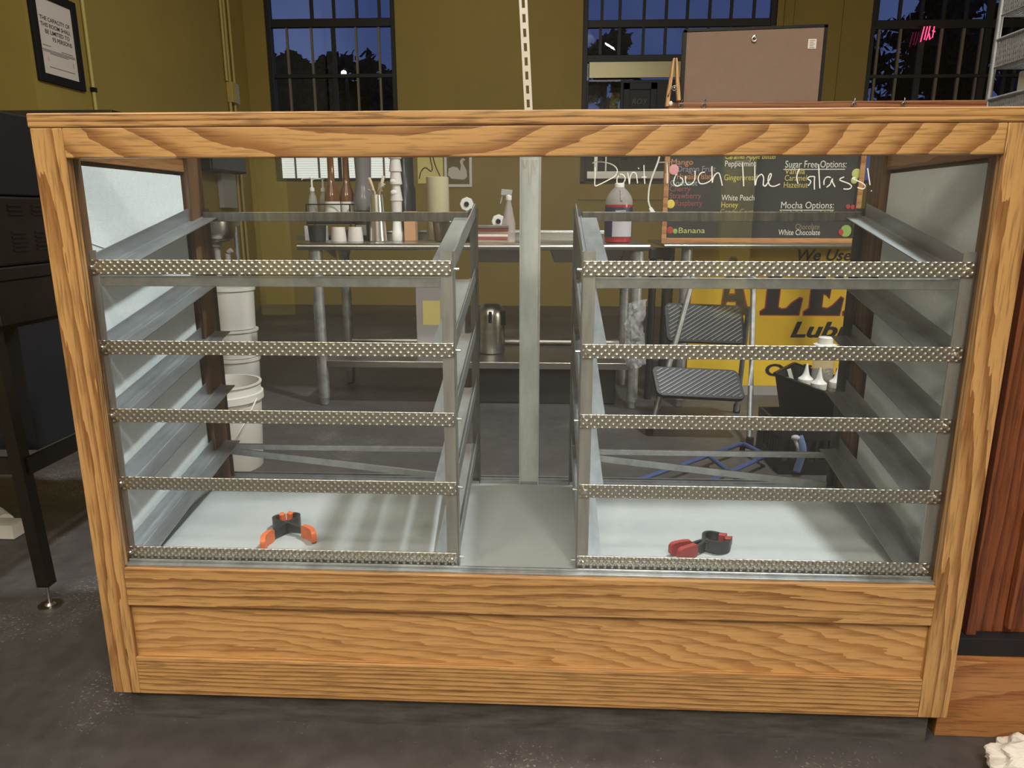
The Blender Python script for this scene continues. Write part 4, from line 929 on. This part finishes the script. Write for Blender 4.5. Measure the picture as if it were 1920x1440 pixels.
# ---- step stool
ss = thing('step_stool', (.78, 2.1, 0), 'folding step stool with ribbed black treads standing behind the right rack', 'step stool')
def tread(c, u, v, w, d, name='tread'):
    c, u, v = Vector(c), Vector(u).normalized(), Vector(v).normalized(); nrm = u.cross(v).normalized()
    m = MB(); pts = []
    for sx_, sy_ in ((-1, -1), (1, -1), (1, 1), (-1, 1)):
        for k in range(5):
            a = math.atan2(sy_, sx_) - math.pi/4 + math.pi/2*k/4
            pts.append(c + u*(sx_*(w/2-.03)+.03*math.cos(a)) + v*(sy_*(d/2-.03)+.03*math.sin(a)))
    A = [m.b.verts.new(p-nrm*.012) for p in pts]; B_ = [m.b.verts.new(p+nrm*.012) for p in pts]; n_ = len(pts)
    for i in range(n_): m.b.faces.new((A[i], A[(i+1) % n_], B_[(i+1) % n_], B_[i]))
    m.b.faces.new(A[::-1]); m.b.faces.new(B_)
    t = m.build(name, 'black_plastic', ss, bevel=.003)
    r = MB(); k = -w
    while k < w:
        # diagonal ribs clipped to the tread
        p = []
        for s_ in [i/40 for i in range(41)]:
            yy = -d/2+.012+(d-.024)*s_; xx = k+yy*1.5
            if abs(xx) < w/2-.014: p.append((xx, yy))
        if len(p) > 2: r.bar(c+u*p[0][0]+v*p[0][1]+nrm*.0135, c+u*p[-1][0]+v*p[-1][1]+nrm*.0135, .0055, .004, up=nrm)
        k += .030
    r.build('tread_rib', 'rib_grey', t)
tread((.83, 2.28, .515), (1, 0, -.03), (-.04, .45, .9), .385, .20)
tread((.765, 2.05, .265), (1, 0, -.04), (-.10, .72, .70), .41, .165)
for pts in ([(.555, 2.08, 0), (.72, 2.22, .60), (.76, 2.25, .80)], [(.985, 1.90, 0), (1.03, 2.16, .55), (1.035, 2.22, .75)], [(.66, 2.52, 0), (.72, 2.30, .60)], [(1.08, 2.50, 0), (1.035, 2.26, .60)]):
    lg = MB().tube(smooth_path(pts, 4), .013, n=12).build('leg', 'galvanised', ss, smooth=True)
    MB().cyl(pts[0], (pts[0][0], pts[0][1], .05), .018, n=12).build('rubber_foot', 'black', lg, smooth=True)
MB().tube([(.76, 2.25, .80), (1.035, 2.22, .75)], .013, n=10).build('top_rail', 'galvanised', ss, smooth=True)
bg = MB(); R = random.Random(5)
rows = []
for j in range(14):
    t = j/13; z = .60-t*.34; row = []
    for i in range(16):
        a = 2*math.pi*i/16; rr = .043+.010*math.sin(3*a+j)+.008*R.uniform(-1, 1)
        if j > 7: rr += .02*max(0, math.cos(a-2.6))*(1-abs(t-.75)*3)
        row.append(bg.b.verts.new((.525-.04*math.sin(t*4)*.4+rr*math.cos(a), 2.47+rr*math.sin(a), z+.012*math.cos(a))))
    rows.append(row)
bg.skin(rows, caps=False)
tag(bg.build('plastic_bag', 'bag_plastic', origin=(.525, 2.47, .26)), 'clear plastic bag hanging in front of the front right leg of the sink table', 'plastic bag')

# ---- crates, tray and squeeze bottles
def crate(z, label):
    c = thing('milk_crate', (1.16, 1.72, z), label, 'crate')
    x0, x1, y0, y1, h = 1.01, 1.34, 1.56, 1.89, .20
    m = MB().box(x0, x1, y0, y1, z, z+.012)
    for (a, b_, c_, d_) in ((x0, x1, y0, y0+.012), (x0, x1, y1-.012, y1), (x0, x0+.012, y0+.012, y1-.012), (x1-.012, x1, y0+.012, y1-.012)):
        m.box(a, b_, c_, d_, z+.012, z+.06).box(a, b_, c_, d_, z+h-.05, z+h)
        L_ = max(b_-a, d_-c_); n_ = 9
        for k in range(n_+1):
            if b_-a > d_-c_: xx = a+(b_-a-.012)*k/n_; m.box(xx, xx+.012, c_, d_, z+.06, z+h-.05)
            else: yy = c_+(d_-c_-.012)*k/n_; m.box(a, b_, yy, yy+.012, z+.06, z+h-.05)
    m.build('crate_shell', 'black_plastic', c)
    return c
crate(0.001, 'black lattice crate on the floor under the black tray of bottles')
ty = thing('bus_tray', (1.22, 1.72, .21), 'black angled tray of squeeze bottles resting on the crate', 'tray')
m = MB()
p = lambda x, y, z: (x, y, z)
z0 = .2015
ca, sa = math.cos(math.radians(-35)), math.sin(math.radians(-35))
def T(x, y, z): return (1.225+x*ca-y*sa, 1.765+x*sa+y*ca, z)
a, c = .125, .105; A_, C_ = .155, .135; t_ = .007; zl, zr = .385, .31      # the left end stands higher
m.hexa([T(-a, -c, z0), T(a, -c, z0), T(a, c, z0), T(-a, c, z0), T(-a, -c, z0+.007), T(a, -c, z0+.007), T(a, c, z0+.007), T(-a, c, z0+.007)])
m.hexa([T(-a, -c, z0), T(-a+t_, -c, z0), T(-a+t_, c, z0), T(-a, c, z0), T(-A_, -C_, zl), T(-A_+t_, -C_, zl), T(-A_+t_, C_, zl), T(-A_, C_, zl)])
m.hexa([T(a-t_, -c, z0), T(a, -c, z0), T(a, c, z0), T(a-t_, c, z0), T(A_-t_, -C_, zr), T(A_, -C_, zr), T(A_, C_, zr), T(A_-t_, C_, zr)])
m.hexa([T(-a, -c, z0), T(a, -c, z0), T(a, -c+t_, z0), T(-a, -c+t_, z0), T(-A_, -C_, zl), T(A_, -C_, zr), T(A_, -C_+t_, zr), T(-A_, -C_+t_, zl)])
m.hexa([T(-a, c-t_, z0), T(a, c-t_, z0), T(a, c, z0), T(-a, c, z0), T(-A_, C_-t_, zl), T(A_, C_-t_, zr), T(A_, C_, zr), T(-A_, C_, zl)])
m.build('tray_shell', 'black_plastic', ty)
rm = MB()
for p0_, p1_ in ((T(-A_, -C_, zl), T(A_, -C_, zr)), (T(A_, -C_, zr), T(A_, C_, zr)), (T(-A_, C_, zl), T(A_, C_, zr)), (T(-A_, -C_, zl), T(-A_, C_, zl))): rm.bar(p0_, p1_, .014, .010)
rm.build('rim', 'black_gloss', ty)
SPOTS = [(1.178, 1.815, .00, 'clear squeeze bottle with a cone tip, the leftmost in the black tray'), (1.205, 1.735, -.015, 'clear squeeze bottle with a cone tip standing nearest in the black tray'), (1.292, 1.765, .0, 'clear squeeze bottle with a cone tip, the rightmost in the black tray')]
q0 = None
for xx, yy, dz, lab in SPOTS:
    zb = .2105
    if q0 is None:
        q0 = thing('squeeze_bottle', (xx, yy, zb), lab, 'bottle', 'squeeze bottles in the black tray')
        MB().lathe([(.026, 0), (.030, .004), (.030, .10), (.028, .112), (.024, .118)], (xx, yy, zb), 24).build('bottle', 'clear_plastic', q0, smooth=True)
        MB().lathe([(.031, .112), (.032, .115), (.032, .138), (.028, .142), (.018, .15), (.013, .16), (.010, .17), (.0095, .172), (.003, .205)], (xx, yy, zb), 24).build('cone_cap', 'white_plastic', q0, smooth=True)
        q1 = (xx, yy, zb)
    else: dup(q0, (xx-q1[0], yy-q1[1], zb-q1[2]), lab)
sp = thing('shaker', (1.195, 1.86, .2105), 'white capped container at the back of the black tray', 'container')
MB().lathe([(.04, 0), (.044, .005), (.044, .26), (.040, .27)], (1.256, 1.842, .2105), 24).build('tub', 'clear_plastic', sp, smooth=True)
MB().lathe([(.047, .262), (.048, .264), (.048, .285), (.030, .288), (.030, .315), (.026, .318)], (1.256, 1.842, .2105), 26).build('lid', 'white_plastic', sp, smooth=True)
tag(MB().bar((1.15, 1.765, .215), (1.078, 1.745, .405), .016, .004, up=(0, 1, 0)).build('straw_stick', 'white_plastic', origin=(1.15, 1.765, .215)), 'white plastic stick leaning out of the black tray', 'stick')
rg = thing('rag', (1.03, 1.54, .0), 'blue and white rag tied to the front of the lower crate', 'rag')
MB().tube(smooth_path([(1.075, 1.548, .17), (1.09, 1.535, .12), (1.085, 1.537, .07), (1.075, 1.54, .02)]), [.016]*16, n=10, flat=.5).build('cloth', 'blue_cloth', rg, smooth='all')
MB().ball((1.06, 1.543, .165), (.018, .012, .012)).tube([(1.055, 1.543, .165), (1.07, 1.54, .13), (1.075, 1.535, .105)], .007, n=8).build('knot', 'label_grey', rg, smooth='all')
bt = thing('hand_cart', (.75, 1.65, 0), 'blue tubular hand cart frame lying on the floor behind the right rack', 'hand cart')
m = MB()
for a, c_ in (((.30, 1.24, .05), (.93, 1.815, .05)), ((.60, 1.26, .05), (.985, 1.65, .05)), ((.74, 1.64, .05), (.78, 1.45, .05)), ((.52, 1.24, .05), (.95, 1.30, .05)), ((.93, 1.815, .05), (.985, 1.65, .05))):
    m.cyl(a, c_, .010, n=10)
m.build('tube_frame', 'blue_tube', bt, smooth=True)
MB().cyl((.30, 1.24, 0), (.30, 1.24, .06), .012, n=10).cyl((.93, 1.815, 0), (.93, 1.815, .06), .012, n=10).cyl((.60, 1.26, 0), (.60, 1.26, .06), .012, n=10).build('foot_peg', 'black', bt, smooth=True)

# ---- things along the sink table, left to right
ZT = .8925
rk = thing('bottle_caddy', (-1.23, 3.0, ZT), 'black wire caddy on legs holding bottles on the sink table', 'caddy')
m = MB(); cx0, cx1, cy0, cy1 = -1.345, -1.09, 2.93, 3.07
for xx in (cx0, cx1):
    for yy in (cy0, cy1): m.tube(smooth_path([(xx+(.02 if xx == cx1 else -.02), yy, ZT+.002), (xx, yy, ZT+.09), (xx, yy, ZT+.13), (xx, yy, ZT+.205)], 3), .004, n=6)
for z in (ZT+.205, ZT+.10):
    m.tube([(cx0, cy0, z), (cx1, cy0, z)], .004, n=6).tube([(cx0, cy1, z), (cx1, cy1, z)], .004, n=6).tube([(cx0, cy0, z), (cx0, cy1, z)], .004, n=6).tube([(cx1, cy0, z), (cx1, cy1, z)], .004, n=6)
m.build('wire_frame', 'black', rk)
MB().box(cx0, cx1, cy0, cy1, ZT+.094, ZT+.10).box(cx0, cx1, cy0-.002, cy0, ZT+.10, ZT+.15).build('tray', 'black_plastic', rk)
zc = ZT+.101
br = thing('syrup_bottle', (-1.17, 3.0, zc), 'brown syrup bottle at the front centre of the wire caddy with a pale label', 'bottle', 'syrup bottles in the wire caddy')
MB().lathe([(.040, 0), (.044, .004), (.044, .13), (.040, .17), (.022, .22), (.019, .27), (.018, .40), (.020, .405)], (-1.205, 2.985, zc), 26).build('bottle', 'amber', br, smooth=True)
wrap((-1.205, 2.985), .0448, zc+.03, zc+.12, -90, 90, 'paper', br, 'label')
br2 = dup(br, (.074, .052, 0), 'second brown syrup bottle behind the labelled one in the wire caddy')
PUMP = []
for xx, yy, lab in ((-1.315, 2.965, 'clear pump bottle, leftmost in the wire caddy'), (-1.272, 3.035, 'clear pump bottle beside the brown syrup bottle')):
    pb = thing('pump_bottle', (xx, yy, zc), lab, 'bottle', 'pump bottles in the wire caddy')
    MB().lathe([(.022, 0), (.025, .004), (.025, .12), (.020, .15), (.012, .17), (.011, .18)], (xx, yy, zc), 20).build('bottle', 'clear_plastic', pb, smooth=True)
    MB().lathe([(.013, .178), (.014, .195), (.006, .20), (.005, .245), (.010, .248), (.010, .256)], (xx, yy, zc), 16).tube([(xx, yy, zc+.252), (xx-.05, yy, zc+.25), (xx-.058, yy, zc+.243)], .004, n=6).build('pump', 'white_plastic', pb, smooth=True)
tag(MB().box(-1.345, -1.22, 2.87, 2.918, ZT+.0005, ZT+.085).build('tea_box', 'label_grey', bevel=.003, origin=(-1.28, 2.89, ZT)), 'small pale grey box in front of the wire caddy', 'box')
g = tag(MB().lathe([(.042, 0), (.044, .003), (.037, .075), (.037, .08)], (-1.12, 2.78, ZT), 22).build('cup', 'cup_white', smooth=True, origin=(-1.12, 2.78, ZT)), 'white cup before the black canister on the sink table', 'cup', 'white cups on the sink table')
g2 = g.copy(); COL.objects.link(g2); g2.location = (-1.03, 2.80, ZT); g2['label'] = 'white cup at the foot of the black canister'
g3 = tag(MB().lathe([(.040, 0), (.044, .003), (.050, .085), (.052, .09)], (-1.235, 2.76, ZT), 22).build('cup', 'black_plastic', smooth=True, origin=(-1.235, 2.76, ZT)), 'dark cup below the wire caddy', 'cup')
cn = thing('coffee_canister', (-1.035, 3.0, ZT), 'black canister with a smoky clear hopper on the sink table', 'canister')
MB().lathe([(.058, 0), (.062, .004), (.062, .16), (.056, .172)], (-1.02, 3.0, ZT), 28).build('base', 'coffee_black', cn, smooth=True)
MB().lathe([(.056, .17), (.060, .18), (.064, .24), (.052, .27), (.044, .34), (.05, .50), (.05, .51)], (-1.02, 3.0, ZT), 28).build('hopper', 'smoke_plastic', cn, smooth=True)
MB().box(-1.06, -1.00, 2.930, 2.937, ZT+.03, ZT+.09).build('control_panel', 'grey_plastic', cn, bevel=.002)
tag(MB().lathe([(.062, 0), (.066, .004), (.066, .30), (.06, .31), (.055, .52), (.055, .525)], (-.80, 3.09, ZT), 28).build('water_filter', 'black_gloss', smooth=True, origin=(-.80, 3.09, ZT)), 'tall glossy black cylinder behind the steel shaker', 'canister')
sh = thing('steel_shaker', (-.905, 2.93, ZT), 'tall shiny steel shaker holding pale utensils on the sink table', 'shaker')
MB().lathe([(.046, 0), (.050, .004), (.036, .235), (.034, .255), (.030, .257), (.030, .12)], (-.905, 2.82, ZT), 28).build('body', 'shaker_steel', sh, smooth=True)
m = MB(); R = random.Random(11)
for k in range(15):
    a = R.uniform(0, 6.28); m.tube([(-.905+.012*math.cos(a), 2.82+.012*math.sin(a), ZT+.15), (-.905+.016*math.cos(a), 2.82+.016*math.sin(a), ZT+.27), (-.905+.045*math.cos(a), 2.82+.03*math.sin(a), ZT+R.uniform(.28, .36))], [.005, .006, .009], n=6)
m.build('utensil_bundle', 'tan_cloth', sh, smooth='all')
cu = thing('cup_dispenser', (-.775, 2.96, ZT), 'upright stack of white paper cups in a stand on the sink table', 'cups')
m = MB()
m.lathe([(.026, .11), (.028, .14), (.030, .22), (.036, .225), (.024, .30), (.024, .31), (.036, .315), (.028, .38), (.036, .385), (.028, .45), (.036, .455), (.030, .53)], (-.81, 2.9, ZT), 24).build('paper_cups', 'cup_white', cu, smooth=True)
MB().lathe([(.032, .0), (.034, .004), (.034, .05), (.030, .055), (.026, .11)], (-.81, 2.9, ZT), 24).build('stand', 'white_plastic', cu, smooth=True)
for z in (.27, .33): MB().ball((-.818, 2.872, ZT+z), (.020, .008, .014)).build('lid', 'white_plastic', cu, smooth='all')
tag(MB().box(-.765, -.70, 2.86, 2.94, ZT+.0005, ZT+.165).build('kraft_box', 'kraft', bevel=.003, origin=(-.73, 2.9, ZT)), 'small orange brown box right of the paper cups', 'box')
tag(MB().lathe([(.067, 0), (.068, .002), (.066, .36), (.060, .363)], (-.60, 3.08, ZT), 30).build('towel_roll', 'towel', smooth=True, origin=(-.60, 3.08, ZT)), 'tall beige paper towel roll standing on the sink table', 'towel roll')
dm = thing('domed_lid', (-.445, 2.9, ZT), 'shiny domed steel lid over a dark pan on the sink table', 'lid')
MB().lathe([(.10, 0), (.12, .004), (.13, .105), (.135, .108)], (-.475, 2.90, ZT), 30).build('pan', 'stainless_dark', dm, smooth=True)
MB().lathe([(.138, .108), (.140, .112), (.085, .122), (.06, .148), (.035, .160), (0, .164)], (-.475, 2.90, ZT), 36).build('dome', 'chrome', dm, smooth='all')
def pile(cx, cy, n_, w, d, label0):
    z = ZT+.0005
    R = random.Random(int(cx*100)+50)
    names = ['bottom', 'second from the bottom', 'third from the bottom', 'third from the top', 'second from the top', 'top']
    for k in range(n_):
        h = R.uniform(.012, .019); dx, dy, a = R.uniform(-.012, .012), R.uniform(-.01, .01), R.uniform(-.05, .05)
        m = MB().box(-w/2, w/2, -d/2, d/2, 0, h)
        o = m.build('menu_tray', ('magazine_tan', 'magazine_red', 'paper', 'magazine_tan', 'magazine_red', 'stainless_dark')[k % 6], bevel=.002)
        o.location = (cx+dx, cy+dy, z); o.rotation_euler = (0, 0, a); z += h+.0008
        tag(o, 'flat menu tray, %s of the pile by the spray bottle' % names[k], 'tray', 'flat trays piled on the sink table')
pile(-.268, 2.70, 6, .20, .17, '')
sb = thing('spray_bottle', (-.165, 2.66, ZT), 'translucent spray bottle with a grey trigger on the front of the sink table', 'spray bottle')
MB().lathe([(.034, 0), (.036, .004), (.036, .10), (.033, .115), (.020, .18), (.014, .21), (.013, .225)], (-.158, 2.66, ZT), 26).build('bottle', 'jug_plastic', sb, smooth=True)
MB().lathe([(.033, .004), (.0345, .008), (.0345, .022)], (-.158, 2.66, ZT), 24).build('liquid', 'pale_yellow', sb, smooth=True)
MB().lathe([(.015, .222), (.017, .226), (.017, .245), (.012, .25)], (-.158, 2.66, ZT), 18).build('collar', 'white_plastic', sb, smooth=True)
MB().hexa([(-.200, 2.648, ZT+.247), (-.142, 2.648, ZT+.247), (-.142, 2.672, ZT+.247), (-.200, 2.672, ZT+.247), (-.196, 2.65, ZT+.280), (-.136, 2.65, ZT+.275), (-.136, 2.67, ZT+.275), (-.196, 2.67, ZT+.280)]).bar((-.19, 2.66, ZT+.25), (-.202, 2.66, ZT+.205), .012, .008, up=(1, 0, 0)).build('trigger', 'grey_plastic', sb, bevel=.003)
for xx, zz, lab in ((-.432, 1.10, 'round white faucet valve behind the domed lid'), (-.243, 1.0, 'round white faucet valve beside the spray bottle')):
    v = thing('faucet_valve', (xx, 3.15, .8925), lab, 'valve', 'valves on the sink table')
    MB().lathe([(.014, 0), (.016, zz-.8925)], (xx, 3.15, .8925), 14).cyl((xx, 3.15, zz), (xx, 3.12, zz), .018, n=16).build('stem', 'chrome', v, smooth=True)
    MB().cyl((xx, 3.12, zz), (xx, 3.105, zz), .043, .040, n=8).build('handwheel', 'white_plastic', v, bevel=.003)
    MB().cyl((xx, 3.1055, zz), (xx, 3.098, zz), .015, n=16).build('hub', 'black', v)
# under the sink table
ur = thing('coffee_urn', (-.27, 2.85, .252), 'rounded steel airpot standing on the lower shelf of the sink table', 'urn')
MB().lathe([(.07, 0), (.078, .005), (.078, .22), (.070, .26), (.045, .285), (.02, .29)], (-.27, 2.85, .2525), 28).build('body', 'stainless', ur, smooth=True)
MB().box(-.215, -.185, 2.80, 2.84, .42, .50).tube([(-.27, 2.78, .50), (-.27, 2.76, .44)], .010, n=8).build('spout', 'black', ur)
ub = thing('paper_carton', (-.62, 2.85, .252), 'white printed carton on the lower shelf behind the left rack upright', 'carton')
MB().box(-.70, -.42, 2.80, 2.98, .2525, .66).build('carton', 'label_grey', ub, bevel=.004)
m = MB().box(-.66, -.56, 2.797, 2.8005, .42, .56).box(-.51, -.45, 2.797, 2.8005, .33, .42)
m.build('printed_panel', 'pale_yellow', ub)

# ---- pictures on the back wall
sw = thing('swan_picture', (-.945, 6.99, 1.33), 'white framed picture of a swan on the back wall', 'picture')
m = MB().box(-1.10, -1.07, 6.975, 7.0, 1.33, 1.70).box(-.82, -.79, 6.975, 7.0, 1.33, 1.70).box(-1.07, -.82, 6.975, 7.0, 1.33, 1.36).box(-1.07, -.82, 6.975, 7.0, 1.67, 1.70)
m.build('frame', 'white_plastic', sw, bevel=.003)
MB().box(-1.075, -.815, 6.985, 6.999, 1.355, 1.675).build('print', 'olive', sw)
m = MB(); m.prism([(-1.06, 1.46), (-1.05, 1.53), (-1.0, 1.55), (-.95, 1.54), (-.925, 1.50), (-.91, 1.56), (-.925, 1.60), (-.905, 1.635), (-.88, 1.64), (-.86, 1.62), (-.885, 1.61), (-.89, 1.585), (-.85, 1.51), (-.845, 1.44), (-.88, 1.41), (-1.02, 1.42)], 'xz', 6.9825, 6.985)
m.build('swan_figure', 'cup_white', sw)
fp = thing('wall_poster', (-1.26, 6.99, 1.38), 'pale yellow poster with a dark curved line beside the swan picture', 'poster')
MB().box(-1.40, -1.115, 6.992, 7.0, 1.37, 1.75).build('sheet', 'pale_yellow', fp)
MB().tube(smooth_path([(-1.385, 6.99, 1.42), (-1.36, 6.99, 1.50), (-1.31, 6.99, 1.54), (-1.25, 6.99, 1.50), (-1.235, 6.99, 1.54), (-1.25, 6.99, 1.62), (-1.265, 6.99, 1.74)], 5), .006, n=6).tube(smooth_path([(-1.225, 6.99, 1.74), (-1.22, 6.99, 1.64), (-1.19, 6.99, 1.54), (-1.15, 6.99, 1.45), (-1.145, 6.99, 1.40)], 5), .006, n=6).build('line_drawing', 'ink', fp)
